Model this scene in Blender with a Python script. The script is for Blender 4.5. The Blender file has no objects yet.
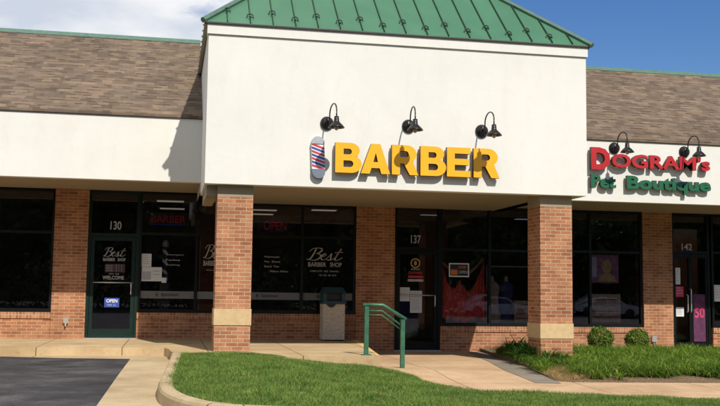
import bpy, bmesh, math, random
import numpy as np
from mathutils import Vector, Matrix, noise
random.seed(7); rng = np.random.default_rng(7)
S = bpy.context.scene; COL = S.collection
# ------------------------------------------------------------------ camera
f, yaw, pit, roll = 969.4, .1928, .09313, .01275
cy, sy, cp, sp = math.cos(yaw), math.sin(yaw), math.cos(pit), math.sin(pit)
F = Vector((sy*cp, cy*cp, sp)); R = Vector((cy, -sy, 0)); U = R.cross(F)
R2 = R*math.cos(roll)+U*math.sin(roll); U2 = U*math.cos(roll)-R*math.sin(roll)
cam = bpy.data.objects.new('camera', bpy.data.cameras.new('camera')); COL.objects.link(cam)
M = Matrix.Identity(4)
for i in range(3): M[i][0] = R2[i]; M[i][1] = U2[i]; M[i][2] = -F[i]
M.translation = (0, 0, 1.03); cam.matrix_world = M
cam.data.lens = f/720*36; cam.data.sensor_width = 36; cam.data.clip_end = 3000
S.camera = cam
# ------------------------------------------------------------------ materials
class NT:
    def __init__(s, name):
        s.m = bpy.data.materials.new(name); s.m.use_nodes = True; s.t = s.m.node_tree; s.t.nodes.clear()
        s.out = s.n('ShaderNodeOutputMaterial'); s.p = s.n('ShaderNodeBsdfPrincipled'); s.l(s.p.outputs[0], s.out.inputs[0])
        s._pos = None
    def n(s, t, **k):
        x = s.t.nodes.new(t)
        for a, b in k.items(): setattr(x, a, b)
        return x
    def l(s, a, b): s.t.links.new(a, b)
    def pos(s):
        if not s._pos: s._pos = s.n('ShaderNodeNewGeometry').outputs['Position']
        return s._pos
    def noise(s, scale, detail=4, rough=.6, vec=None):
        x = s.n('ShaderNodeTexNoise'); x.inputs['Scale'].default_value = scale; x.inputs['Detail'].default_value = detail
        x.inputs['Roughness'].default_value = rough; s.l(vec or s.pos(), x.inputs['Vector']); return x.outputs['Fac']
    def ramp(s, fac, stops):
        x = s.n('ShaderNodeValToRGB'); e = x.color_ramp.elements
        while len(e) < len(stops): e.new(.5)
        for i, (p, c) in enumerate(stops): e[i].position = p; e[i].color = (*c, 1) if len(c) == 3 else c
        s.l(fac, x.inputs[0]); return x.outputs[0]
    def mix(s, a, b, fac, mode='MIX'):
        x = s.n('ShaderNodeMix', data_type='RGBA', blend_type=mode)
        for v, i in ((fac, 0), (a, 6), (b, 7)):
            if isinstance(v, (int, float)): x.inputs[i].default_value = v
            elif isinstance(v, tuple): x.inputs[i].default_value = (*v, 1)
            else: s.l(v, x.inputs[i])
        return x.outputs[2]
    def math(s, op, a, b=0., c=None):
        x = s.n('ShaderNodeMath', operation=op)
        for i, v in enumerate((a, b) if c is None else (a, b, c)):
            if isinstance(v, (int, float)): x.inputs[i].default_value = v
            else: s.l(v, x.inputs[i])
        return x.outputs[0]
    def bump(s, h, strength=.3, dist=.01):
        x = s.n('ShaderNodeBump'); x.inputs['Strength'].default_value = strength; x.inputs['Distance'].default_value = dist
        s.l(h, x.inputs['Height']); s.l(x.outputs[0], s.p.inputs['Normal'])
    def sep(s, v=None):
        x = s.n('ShaderNodeSeparateXYZ'); s.l(v or s.pos(), x.inputs[0]); return x.outputs
    def comb(s, a, b, c=0.):
        x = s.n('ShaderNodeCombineXYZ')
        for i, v in enumerate((a, b, c)):
            if isinstance(v, (int, float)): x.inputs[i].default_value = v
            else: s.l(v, x.inputs[i])
        return x.outputs[0]
    def base(s, c, rough=.8, metal=0, spec=.5):
        if isinstance(c, tuple): s.p.inputs['Base Color'].default_value = (*c, 1)
        else: s.l(c, s.p.inputs['Base Color'])
        s.p.inputs['Roughness'].default_value = rough; s.p.inputs['Metallic'].default_value = metal
        s.p.inputs['Specular IOR Level'].default_value = spec; return s.m
def plain(name, c, rough=.6, metal=0, var=.15, scale=9, spec=.5):
    t = NT(name); a = tuple(x*(1-var) for x in c); b = tuple(min(1, x*(1+var)) for x in c)
    return t.base(t.ramp(t.noise(scale), [(.3, a), (.7, b)]), rough, metal, spec)
def emit(name, c, st):
    t = NT(name); t.base(c); t.p.inputs['Emission Color'].default_value = (*c, 1); t.p.inputs['Emission Strength'].default_value = st; return t.m
def brick_mat(name, soldier=False):
    t = NT(name); x, y, z = t.sep()
    u = t.math('ADD', x, y); v = z
    if soldier: u, v = t.math('ADD', z, 0), t.math('ADD', x, y)
    vec = t.comb(t.math('ADD', u, 40), t.math('ADD', v, 10))
    b = t.n('ShaderNodeTexBrick'); b.offset = .5 if not soldier else 0
    i = b.inputs; t.l(vec, i['Vector']); i['Scale'].default_value = 1
    i['Brick Width'].default_value = .2032 if not soldier else .25; i['Row Height'].default_value = .0677
    i['Mortar Size'].default_value = .0065; i['Mortar Smooth'].default_value = .25; i['Bias'].default_value = -.1
    i['Color1'].default_value = (.49, .235, .125, 1); i['Color2'].default_value = (.30, .118, .058, 1); i['Mortar'].default_value = (.58, .44, .31, 1)
    c = t.mix(b.outputs['Color'], t.ramp(t.noise(2.2, 5), [(.3, (.78, .74, .72)), (.7, (1.08, 1.05, 1.0))]), 1., 'MULTIPLY')
    c = t.mix(c, t.ramp(t.noise(70, 3), [(.3, (.8, .78, .76)), (.7, (1.1, 1.1, 1.1))]), .8, 'MULTIPLY')
    c = t.mix(c, t.ramp(t.noise(1.1, 6, .7, t.comb(t.math('MULTIPLY', u, 2.2), t.math('MULTIPLY', v, .8), 3.)), [(.40, (1, 1, 1)), (.68, (.72, .68, .66))]), .8, 'MULTIPLY')
    h = t.math('SUBTRACT', t.math('MULTIPLY', t.noise(120), .25), b.outputs['Fac']); t.bump(h, .7, .008)
    return t.base(c, .88, 0, .25)
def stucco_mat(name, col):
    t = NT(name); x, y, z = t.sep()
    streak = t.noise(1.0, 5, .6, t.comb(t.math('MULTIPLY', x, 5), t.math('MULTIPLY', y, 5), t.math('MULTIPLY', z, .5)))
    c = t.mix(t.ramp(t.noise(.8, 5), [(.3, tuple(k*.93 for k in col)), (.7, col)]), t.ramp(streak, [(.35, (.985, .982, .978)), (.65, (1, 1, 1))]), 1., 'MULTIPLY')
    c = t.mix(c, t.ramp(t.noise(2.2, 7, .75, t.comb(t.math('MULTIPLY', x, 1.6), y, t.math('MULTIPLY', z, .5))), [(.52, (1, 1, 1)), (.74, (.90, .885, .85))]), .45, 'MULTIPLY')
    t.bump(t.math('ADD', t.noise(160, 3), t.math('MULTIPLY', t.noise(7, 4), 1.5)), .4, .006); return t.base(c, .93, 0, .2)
def concrete_mat(name, c1, c2, jx=1.5, jy=1.9, ox=0, oy=0):
    t = NT(name); x, y, z = t.sep()
    c = t.ramp(t.noise(1.3, 6, .65), [(.3, c1), (.7, c2)])
    c = t.mix(c, t.ramp(t.noise(40, 4), [(.3, (.86, .85, .84)), (.7, (1.06, 1.06, 1.06))]), .8, 'MULTIPLY')
    c = t.mix(c, t.ramp(t.noise(.55, 5, .7), [(.42, (1, 1, 1)), (.70, (.70, .66, .60))]), 1., 'MULTIPLY')
    g = t.noise(7, 6, .75); c = t.mix(c, t.ramp(g, [(.56, (1, 1, 1)), (.66, (.72, .68, .62))]), .55, 'MULTIPLY')
    sp = t.n('ShaderNodeTexVoronoi'); sp.inputs['Scale'].default_value = 3.1; t.l(t.pos(), sp.inputs['Vector'])
    c = t.mix((.16, .13, .10), c, t.ramp(sp.outputs['Distance'], [(.04, (.2, .2, .2)), (.06, (1, 1, 1))]))
    if jx:
        b = t.n('ShaderNodeTexBrick'); b.offset = 0; i = b.inputs; t.l(t.comb(t.math('ADD', x, 50.3+ox), t.math('ADD', y, 50.8+oy)), i['Vector'])
        i['Scale'].default_value = 1; i['Brick Width'].default_value = jx; i['Row Height'].default_value = jy; i['Mortar Size'].default_value = .009
        i['Color1'].default_value = i['Color2'].default_value = (1, 1, 1, 1); i['Mortar'].default_value = (.32, .27, .22, 1)
        c = t.mix(c, b.outputs['Color'], 1., 'MULTIPLY')
    t.bump(t.noise(90, 3), .3, .004); return t.base(c, .92, 0, .2)
def leaf_mat(name, cols, rough=.6, patch=1.2):
    t = NT(name); g = t.n('ShaderNodeNewGeometry')
    c = t.ramp(g.outputs['Random Per Island'], [(i/(len(cols)-1), k) for i, k in enumerate(cols)])
    c = t.mix(c, t.ramp(t.noise(patch, 5, .65), [(.35, (.55, .62, .5)), (.65, (1.25, 1.15, 1.0))]), 1., 'MULTIPLY')
    t.base(c, rough, 0, .25)
    tr = t.n('ShaderNodeBsdfTranslucent'); t.l(c, tr.inputs[0]); ms = t.n('ShaderNodeMixShader'); ms.inputs[0].default_value = .25
    t.l(t.p.outputs[0], ms.inputs[1]); t.l(tr.outputs[0], ms.inputs[2]); t.l(ms.outputs[0], t.out.inputs[0]); return t.m
BRICK = brick_mat('brick'); SOLDIER = brick_mat('brick_rowlock', True)
STUCCO = stucco_mat('stucco', (.72, .71, .66)); STUCCO_SHADE = stucco_mat('shaded_stucco', (.33, .275, .195))  # second one is the stucco with shade put into its colour, for soffits and caps
STONE = NT('tan_block')
_x, _y, _z = STONE.sep()
_w = STONE.n('ShaderNodeTexWave'); _w.inputs['Scale'].default_value = 9; _w.inputs['Distortion'].default_value = .6; STONE.l(STONE.comb(STONE.math('ADD', _x, _y), 0, 0), _w.inputs['Vector'])
STONE = STONE.base(STONE.mix(STONE.ramp(STONE.noise(14, 5), [(.3, (.52, .37, .20)), (.7, (.62, .46, .26))]), STONE.ramp(_w.outputs['Fac'], [(.0, (.93, .92, .9)), (1., (1, 1, 1))]), 1., 'MULTIPLY'), .9, 0, .2)
CONC = concrete_mat('walk_concrete', (.49, .355, .20), (.60, .45, .265))
CONC2 = concrete_mat('lower_walk_concrete', (.51, .345, .205), (.62, .435, .265), 1.9, 1.6, .35, .2)
CURBM = concrete_mat('curb_concrete', (.42, .32, .19), (.55, .43, .265), 3.0, 60)
GREYC = concrete_mat('grey_concrete', (.23, .195, .155), (.30, .26, .21), 1.5, .9)
def asphalt():
    t = NT('asphalt'); c = t.ramp(t.noise(.9, 6, .7), [(.32, (.024, .022, .024)), (.5, (.047, .044, .045)), (.68, (.105, .099, .097))])
    c = t.mix(c, t.ramp(t.noise(60, 3), [(.38, (.45, .45, .45)), (.62, (1.6, 1.6, 1.6))]), .9, 'MULTIPLY')
    c = t.mix(c, t.ramp(t.noise(3.2, 6, .75), [(.36, (.62, .62, .65)), (.52, (1, 1, 1)), (.70, (1.5, 1.45, 1.4))]), .6, 'MULTIPLY')
    v = t.n('ShaderNodeTexVoronoi', feature='DISTANCE_TO_EDGE'); v.inputs['Scale'].default_value = .45
    w = t.n('ShaderNodeVectorMath', operation='ADD'); nn = t.n('ShaderNodeTexNoise'); nn.inputs['Scale'].default_value = 2.5; t.l(t.pos(), nn.inputs[0])
    t.l(t.pos(), w.inputs[0]); t.l(nn.outputs['Color'], w.inputs[1]); t.l(w.outputs[0], v.inputs['Vector'])
    c = t.mix((.30, .29, .28), c, t.ramp(v.outputs[0], [(.004, (0, 0, 0)), (.010, (1, 1, 1))]))if False else t.mix(c, t.ramp(v.outputs[0], [(.004, (.45, .45, .45)), (.012, (1, 1, 1))]), 1., 'MULTIPLY')
    sp = t.n('ShaderNodeTexVoronoi'); sp.inputs['Scale'].default_value = 1.4; t.l(t.pos(), sp.inputs['Vector'])
    c = t.mix((.55, .5, .42), c, t.ramp(sp.outputs['Distance'], [(.035, (0, 0, 0)), (.045, (1, 1, 1))]))
    t.bump(t.noise(110, 4), .6, .01); return t.base(c, .85, 0, .3)
ASPH = asphalt()
def shingle():
    t = NT('shingles'); x, y, z = t.sep(); k = 1/math.sin(math.atan(.7))
    v = t.math('MULTIPLY', z, k)
    def br(w, r, off, ms):
        b = t.n('ShaderNodeTexBrick'); b.offset = off; b.offset_frequency = 2; i = b.inputs
        t.l(t.comb(t.math('ADD', x, 60), v), i['Vector']); i['Scale'].default_value = 1; i['Brick Width'].default_value = w; i['Row Height'].default_value = r
        i['Mortar Size'].default_value = ms; i['Mortar Smooth'].default_value = .2; return b
    b = br(.21, .14, .37, .0); b.inputs['Color1'].default_value = (.205, .163, .125, 1); b.inputs['Color2'].default_value = (.125, .099, .077, 1)
    b2 = br(.47, .14, .23, .0); b2.inputs['Color1'].default_value = (1.12, 1.05, .98, 1); b2.inputs['Color2'].default_value = (.8, .78, .8, 1)
    c = t.mix(b.outputs['Color'], b2.outputs['Color'], .8, 'MULTIPLY')
    # shadow line painted into the colour at the butt edge of each course, broken up along its length
    fr = t.math('FRACT', t.math('DIVIDE', v, .14))
    row = t.math('FLOOR', t.math('DIVIDE', v, .14)); cell = t.math('FLOOR', t.math('ADD', t.math('DIVIDE', t.math('ADD', x, 60), .145), t.math('MULTIPLY', row, .37)))
    wn = t.n('ShaderNodeTexWhiteNoise', noise_dimensions='2D'); t.l(t.comb(cell, row), wn.inputs['Vector'])
    edge = t.math('LESS_THAN', fr, t.math('MULTIPLY', t.math('SUBTRACT', wn.outputs['Value'], .45), .62))
    c = t.mix(c, t.ramp(wn.outputs['Color'], [(0, (.88, .86, .86)), (1, (1.12, 1.1, 1.06))]), .9, 'MULTIPLY')
    c = t.mix(c, (.07, .045, .035), t.math('MULTIPLY', edge, .85))
    c = t.mix(c, t.ramp(t.noise(.7, 5), [(.3, (.85, .83, .8)), (.7, (1.1, 1.08, 1.05))]), 1., 'MULTIPLY')
    c = t.mix(c, t.ramp(t.noise(90, 2), [(.3, (.8, .8, .8)), (.7, (1.15, 1.15, 1.15))]), .7, 'MULTIPLY')
    t.bump(t.math('ADD', t.math('MULTIPLY', t.noise(120), .4), t.math('MULTIPLY', fr, -1.0)), .5, .012); return t.base(c, .95, 0, .15)
SHING = shingle()
GREENROOF = plain('green_metal', (.062, .168, .092), .42, 0, .10, 1.2); SEAM = plain('dark_seam', (.015, .05, .03), .5); GTRIM = plain('green_trim', (.085, .16, .115), .5)
BRONZE = plain('dark_bronze', (.016, .014, .013), .35, .3, .2, 30); FRAME = plain('storefront_frame', (.004, .006, .006), .4, 0, .2, 12, .25)
GFRAME = plain('green_door_frame', (.0025, .017, .012), .45, 0, .2, 12, .3)
DRIP = plain('dark_drip_edge', (.03, .022, .018), .6); RAILM = plain('green_rail_paint', (.028, .12, .068), .45, .05, .25, 14)
YEL = plain('yellow_letter_face', (.85, .40, .008), .38, 0, .05, 3); LSIDE = plain('letter_side', (.035, .018, .008), .5)
RED = plain('red_letter', (.42, .012, .015), .4, 0, .1, 5); GRN = plain('green_letter', (.006, .10, .045), .45, 0, .1, 5)
WHITE = plain('white_paint', (.75, .75, .74), .5, 0, .06, 20); BLUE = plain('blue_paint', (.03, .07, .32), .45); SIGNRED = plain('sign_red', (.55, .04, .05), .45)
GREYM = plain('grey_cap', (.38, .40, .43), .4, .1, .12, 15); BLUEGREY = plain('blue_grey_cap', (.16, .19, .25), .4, .1, .12, 15)
ALU = plain('brushed_aluminium', (.62, .62, .60), .35, .7, .1, 40); BLACK = plain('black', (.01, .01, .012), .5); PAPER = plain('paper', (.62, .64, .66), .8, 0, .06, 30)
PINK = plain('rose_drape', (.72, .10, .07), .75, 0, .35, 7); ORANGE = plain('orange_print', (.62, .17, .03), .6); PURPLE = plain('purple_print', (.085, .018, .065), .6, 0, .5, 9)
GOLD = plain('gold_print', (.45, .32, .10), .5, 0, .3, 14); DKPINK = plain('magenta_print', (.5, .04, .11), .6, 0, .3, 12)
TAN = plain('tan_wood', (.40, .28, .17), .7, 0, .3, 18); TEAL = plain('teal_plastic', (.008, .04, .055), .4, 0, .2, 12); FROST = plain('frosted_band', (.16, .16, .16), .7, 0, .1, 20)
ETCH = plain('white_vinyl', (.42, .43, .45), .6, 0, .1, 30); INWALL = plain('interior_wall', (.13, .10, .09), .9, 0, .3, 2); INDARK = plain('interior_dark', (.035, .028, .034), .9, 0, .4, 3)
CLOTH1 = plain('beige_garment', (.40, .28, .19), .85, 0, .3, 9); CLOTH2 = plain('blue_garment', (.03, .035, .10), .85, 0, .3, 9); SKIN = plain('dress_form', (.45, .30, .22), .6)
def agg():
    t = NT('exposed_aggregate'); v = t.n('ShaderNodeTexVoronoi'); v.inputs['Scale'].default_value = 70; t.l(t.pos(), v.inputs['Vector'])
    s = t.n('ShaderNodeSeparateColor'); t.l(v.outputs['Color'], s.inputs[0])
    t.bump(v.outputs['Distance'], .6, .01); return t.base(t.ramp(s.outputs[0], [(0, (.40, .33, .25)), (.5, (.52, .45, .36)), (1, (.62, .56, .47))]), .9, 0, .2)
AGG = agg()
def glass_mat(name, tint):
    t = NT(name); t.t.nodes.remove(t.p)
    tr = t.n('ShaderNodeBsdfTransparent'); tr.inputs[0].default_value = (*tint, 1)
    gl = t.n('ShaderNodeBsdfGlossy'); gl.inputs['Roughness'].default_value = .012; gl.inputs[0].default_value = (.9, .88, 1, 1)
    pass
    fr = t.n('ShaderNodeFresnel'); fr.inputs['IOR'].default_value = 1.5
    ms = t.n('ShaderNodeMixShader'); t.l(t.math('MULTIPLY', fr.outputs[0], 2.1), ms.inputs[0]); t.l(tr.outputs[0], ms.inputs[1]); t.l(gl.outputs[0], ms.inputs[2])
    t.l(ms.outputs[0], t.out.inputs[0]); return t.m
GLASS = glass_mat('tinted_glass', (.80, .76, .83))
# ------------------------------------------------------------------ mesh helpers
def tag(o, label=None, cat=None, group=None, kind=None):
    for k, v in (('label', label), ('category', cat), ('group', group), ('kind', kind)):
        if v: o[k] = v
    return o
def wloc(o):
    v = Vector((0, 0, 0))
    while o: v += o.location; o = o.parent
    return v
def empty(name, loc, label=None, cat=None, group=None, parent=None):
    o = bpy.data.objects.new(name, None); COL.objects.link(o); o.empty_display_size = .2
    if parent: o.parent = parent; o.location = Vector(loc)-wloc(parent)
    else: o.location = loc
    return tag(o, label, cat, group)
def finish(name, bm, mats, parent=None, smooth=False, bevel=0, loc=None):
    """links ONE object; verts come in world coordinates"""
    me = bpy.data.meshes.new(name)
    if bevel: bmesh.ops.bevel(bm, geom=[e for e in bm.edges if len(e.link_faces) == 2 and e.calc_face_angle(0) > .6], offset=bevel, segments=2, affect='EDGES', profile=.6)
    off = wloc(parent) if parent else Vector(loc or (0, 0, 0))
    for v in bm.verts: v.co -= off
    bm.normal_update(); bm.to_mesh(me); bm.free()
    for m in (mats if isinstance(mats, (list, tuple)) else [mats]): me.materials.append(m)
    if smooth:
        me.polygons.foreach_set('use_smooth', [True]*len(me.polygons))
    o = bpy.data.objects.new(name, me); COL.objects.link(o)
    if parent: o.parent = parent
    else: o.location = off
    return o
def box(bm, x0, x1, y0, y1, z0, z1, mi=0):
    v = [bm.verts.new(c) for c in ((x0,y0,z0),(x1,y0,z0),(x1,y1,z0),(x0,y1,z0),(x0,y0,z1),(x1,y0,z1),(x1,y1,z1),(x0,y1,z1))]
    for q in ((0,3,2,1),(4,5,6,7),(0,1,5,4),(1,2,6,5),(2,3,7,6),(3,0,4,7)): bm.faces.new([v[i] for i in q]).material_index = mi
def B(name, dims, mat, parent=None, bevel=0, **k):
    bm = bmesh.new(); box(bm, *dims); return finish(name, bm, mat, parent, bevel=bevel, **k)
def Bs(name, lst, mat, parent=None, bevel=0):
    bm = bmesh.new()
    for d in lst: box(bm, *d)
    return finish(name, bm, mat, parent, bevel=bevel)
def tube(bm, pts, r, n=10, mi=0, cap=True):
    pts = [Vector(p) for p in pts]; rr = r if isinstance(r, (list, tuple)) else [r]*len(pts); rings = []
    for i, p in enumerate(pts):
        d = (pts[min(i+1, len(pts)-1)]-pts[max(i-1, 0)]).normalized()
        a = d.cross(Vector((0, 0, 1)));
        if a.length < .05: a = d.cross(Vector((1, 0, 0)))
        a.normalize(); b = d.cross(a)
        if rings and a.dot(pa) < 0: a, b = -a, -b
        pa = a
        rings.append([bm.verts.new(p+(a*math.cos(2*math.pi*k/n)+b*math.sin(2*math.pi*k/n))*rr[i]) for k in range(n)])
    for i in range(len(rings)-1):
        for k in range(n): bm.faces.new((rings[i][k], rings[i][(k+1) % n], rings[i+1][(k+1) % n], rings[i+1][k])).material_index = mi
    if cap:
        bm.faces.new(rings[0][::-1]).material_index = mi; bm.faces.new(rings[-1]).material_index = mi
def lathe(bm, prof, c, axis='Z', n=24, mi=0):
    c = Vector(c); rings = []
    for r, h in prof:
        ring = []
        for k in range(n):
            a = 2*math.pi*k/n; x, y = math.cos(a)*r, math.sin(a)*r
            ring.append(bm.verts.new(c+(Vector((x, y, h)) if axis == 'Z' else Vector((x, h, y)))))
        rings.append(ring)
    for i in range(len(rings)-1):
        for k in range(n): bm.faces.new((rings[i][k], rings[i][(k+1) % n], rings[i+1][(k+1) % n], rings[i+1][k])).material_index = mi
def slab(name, pts, zt, th, mat, kind='structure', sub=0):
    """polygon sheet with thickness; zt is a number or a function of x, y"""
    g = zt if callable(zt) else (lambda x, y: zt)
    bm = bmesh.new(); vs = [bm.verts.new((x, y, 0)) for x, y in pts]; fc = bm.faces.new(vs)
    if fc.normal.z < 0: fc.normal_flip()
    if sub:
        xs = [p[0] for p in pts]; ys = [p[1] for p in pts]
        for lo, hi, ax in ((min(xs), max(xs), 0), (min(ys), max(ys), 1)):
            k = lo+sub
            while k < hi:
                no = [0, 0, 0]; no[ax] = 1; co = [0, 0, 0]; co[ax] = k
                bmesh.ops.bisect_plane(bm, geom=bm.verts[:]+bm.edges[:]+bm.faces[:], plane_co=co, plane_no=no); k += sub
    bm.normal_update()
    for q in bm.faces:
        if q.normal.z < 0: q.normal_flip()
    for v in bm.verts: v.co.z = g(v.co.x, v.co.y)
    if th:
        edges = [e for e in bm.edges if len(e.link_faces) == 1]
        r = bmesh.ops.extrude_edge_only(bm, edges=edges)
        for v in r['geom']:
            if isinstance(v, bmesh.types.BMVert): v.co.z -= th
        bmesh.ops.recalc_face_normals(bm, faces=bm.faces)
    o = finish(name, bm, mat); 
    if kind: o['kind'] = kind
    return o
def npmesh(name, V, T, mat, parent=None, loc=(0, 0, 0), smooth=False):
    me = bpy.data.meshes.new(name); V = np.asarray(V, dtype=np.float32)-np.array(loc, dtype=np.float32); T = np.asarray(T, dtype=np.int32); k = T.shape[1]
    me.vertices.add(len(V)); me.vertices.foreach_set('co', V.ravel()); me.loops.add(T.size); me.loops.foreach_set('vertex_index', T.ravel())
    me.polygons.add(len(T)); me.polygons.foreach_set('loop_start', np.arange(0, T.size, k, dtype=np.int32)); me.polygons.foreach_set('loop_total', np.full(len(T), k, dtype=np.int32))
    me.update(calc_edges=True); me.materials.append(mat)
    o = bpy.data.objects.new(name, me); COL.objects.link(o)
    if parent: o.parent = parent
    else: o.location = loc
    return o
def curve_mesh(cu):
    o = bpy.data.objects.new('tmp', cu); COL.objects.link(o); bpy.context.view_layer.update()
    me = bpy.data.meshes.new_from_object(o.evaluated_get(bpy.context.evaluated_depsgraph_get())); bpy.data.objects.remove(o); return me
def stand(me, x0, x1, z0, z1, y, name, mats, parent=None, sidemat=False, loc=None):
    """stands a flat curve mesh up against a facade plane, fitted to the box"""
    xs = [v.co.x for v in me.vertices]; ys = [v.co.y for v in me.vertices]
    sx = (x1-x0)/(max(xs)-min(xs)); sz = (z1-z0)/(max(ys)-min(ys)); mx, mz = min(xs), min(ys)
    off = wloc(parent) if parent else Vector(loc or (0, 0, 0))
    for v in me.vertices: v.co = Vector((x0+(v.co.x-mx)*sx, y-v.co.z, z0+(v.co.y-mz)*sz))-off
    me.materials.clear()
    for m in mats: me.materials.append(m)
    me.update()
    if sidemat:
        for p in me.polygons: p.material_index = 0 if abs(p.normal.y) > .9 else 1
    o = bpy.data.objects.new(name, me); COL.objects.link(o)
    if parent: o.parent = parent
    else: o.location = off
    return o
def text(s, x0, x1, z0, z1, y, name, mat, parent=None, depth=.004, bold=0., shear=0., loc=None, side=None):
    if ' ' in s:     # every word is a piece of its own
        n = len(s); u = (x1-x0)/(n-.0); k = 0
        for w in s.split(' '):
            if w == '-': zz = ((z0+z1)/2-.004, (z0+z1)/2+.004)
            else: zz = (z0, z1)
            o = text(w, x0+k*u, x0+(k+len(w)-.25)*u, *zz, y, name, mat, parent, depth, bold, shear, loc, side); k += len(w)+1
        return o
    cu = bpy.data.curves.new('t', 'FONT'); cu.body = s; cu.extrude = depth/2; cu.offset = bold; cu.shear = shear; cu.resolution_u = 3; cu.size = 1
    return stand(curve_mesh(cu), x0, x1, z0, z1, y-depth/2, name, [mat, side] if side else [mat], parent, bool(side), loc)
def poly_letter(loops, depth):
    cu = bpy.data.curves.new('l', 'CURVE'); cu.dimensions = '2D'; cu.fill_mode = 'BOTH'; cu.extrude = depth/2
    for lp in loops:
        s = cu.splines.new('POLY'); s.points.add(len(lp)-1)
        for i, (x, y) in enumerate(lp): s.points[i].co = (x, y, 0, 1)
        s.use_cyclic_u = True
    return curve_mesh(cu)
def arc(cx, cz, rx, rz, a0, a1, n=12): return [(cx+rx*math.cos(math.radians(a0+(a1-a0)*i/n)), cz+rz*math.sin(math.radians(a0+(a1-a0)*i/n))) for i in range(n+1)]
# ------------------------------------------------------------------ ground
def zlot(x, y=0): return -.15-.04*min(max(x-1, 0), 8)
def zwalk(x, y):
    return -.25-.11*min(max((18-y)/4.5, 0), 1.2)+.09*math.exp(-((x-3.9)**2+(y-16.1)**2)/.6)
def sstep(a, b, x): t = min(max((x-a)/(b-a), 0), 1); return t*t*(3-2*t)
def zgrass(x, y):
    z = .0-.13*sstep(1.3, 3.2, x)-.15*sstep(3.0, 4.2, x)-.10*sstep(4, 9, x)
    return z+.05*math.exp(-((x-1.6)**2/3+(y-13)**2/6))-.03
bm = bmesh.new()
tmp = slab('terrain', [(-700, -700), (700, -700), (700, 700), (-700, 700)], -.75, 0, plain('far_ground', (.10, .11, .06), .95, 0, .3, .3))
slab('parking_lot', [(-45, 8.8), (.1, 8.8), (.1, 18.35), (-45, 18.35)], -.15, .5, ASPH)
slab('parking_lot', [(-60, -60), (60, -60), (60, 8.8), (-60, 8.8)], zlot, 0, ASPH, sub=4)
slab('gutter_apron', [(-12, 18.34), (-12, 18.25), (-2.87, 18.06), (-1.8, 17.62), (-.62, 17.43), (-.66, 14), (-.69, 10.4), (-.8, 8.79), (.2, 8.79), (.09, 18.34)], -.146, 0, CURBM)
SW = [(-12, 18.3), (-.45, 18.3), (-.05, 18.18), (.04, 17.8), (.06, 17.2), (.10, 16.95), (.79, 17.02), (1.42, 17.0), (1.9, 15.95), (3.5, 15.95), (4.22, 21.62), (-12, 21.62)]
slab('upper_sidewalk', SW, 0, .42, CONC)
# sunlit slab edge put in as a yellow strip along the handrail drop
slab('sunlit_edge_strip', [(3.44, 15.96), (3.49, 15.96), (4.2, 21.5), (4.02, 21.5)], .004, 0, plain('sunlit_yellow', (.66, .46, .16), .9, 0, .2, 12))
slab('lower_walk', [(3.3, 15.9), (4.0, 21.62), (16, 21.62), (16, 12.0), (7.6, 12.55), (5, 13.0), (4.3, 13.15), (3.85, 13.35), (3.65, 14.2), (3.7, 15.3)], zwalk, .4, CONC2, sub=.5)
slab('ramp_flare', [(6.57, 20.9), (5.87, 16.6), (5.7, 14.6), (6.08, 14.5), (6.14, 14.8), (6.46, 16.8), (6.71, 19), (6.85, 20.1), (7.04, 21.47)], lambda x, y: zwalk(x, y)+.006, 0, GREYC, sub=.5)
BED = [(7.02, 21.48), (6.83, 20.1), (6.69, 19), (6.44, 16.8), (6.12, 14.8), (6.4, 14.68), (9, 14.45), (16, 14.2), (16, 19.2), (11.75, 19.3), (11.6, 21.48)]
MULCH = NT('mulch'); MULCH.bump(MULCH.noise(60, 5), 1, .03)
MULCH = MULCH.base(MULCH.ramp(MULCH.noise(25, 5, .7), [(.3, (.10, .06, .035)), (.5, (.22, .15, .09)), (.7, (.36, .27, .17))]), .95, 0, .1)
def zbed(x, y):
    e = min(max((y-14.7)/.7, 0), 1)*min(max((x-6.15)/.5, 0), 1)
    return zwalk(x, y)+.012+.06*e+.02*noise.noise((x*2, y*2, 0))*e
slab('mulch_bed', BED, zbed, .1, MULCH, sub=.25)
CURB = [(.08, 17.0), (.07, 16.2), (.01, 14.3), (-.05, 12.5), (-.09, 11.4), (-.05, 10.5), (.07, 9.85), (.28, 9.3), (.6, 8.95), (1.05, 8.76), (1.6, 8.7), (5, 8.7), (9, 8.7), (16, 8.7)]
def sweep_curb():
    bm = bmesh.new(); pts = []
    for i in range(len(CURB)-1):
        for k in range(6): pts.append(Vector(CURB[i]).lerp(Vector(CURB[i+1]), k/6))
    pts.append(Vector(CURB[-1])); sm = pts[:]
    for _ in range(4): sm = [sm[0]]+[(sm[i-1]+sm[i]*2+sm[i+1])/4 for i in range(1, len(sm)-1)]+[sm[-1]]
    prev = None
    for i, p in enumerate(sm):
        d = (sm[min(i+1, len(sm)-1)]-sm[max(i-1, 0)]).normalized(); n = Vector((-d.y, d.x))
        z = zlot(p.x)+.003; w = .16
        ring = [bm.verts.new((p.x+n.x*o, p.y+n.y*o, z+h)) for o, h in ((-.02, -.08), (-.005, .11), (.01, .138), (.035, .15), (w-.02, .15), (w, .14), (w, -.08))]
        if prev:
            for k in range(len(ring)-1): bm.faces.new((prev[k], prev[k+1], ring[k+1], ring[k]))
        if prev is None: bm.faces.new(ring)
        prev = ring
    bmesh.ops.recalc_face_normals(bm, faces=bm.faces)
    tag(finish('island_curb', bm, CURBM, smooth=False), kind='structure')
sweep_curb()
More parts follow.
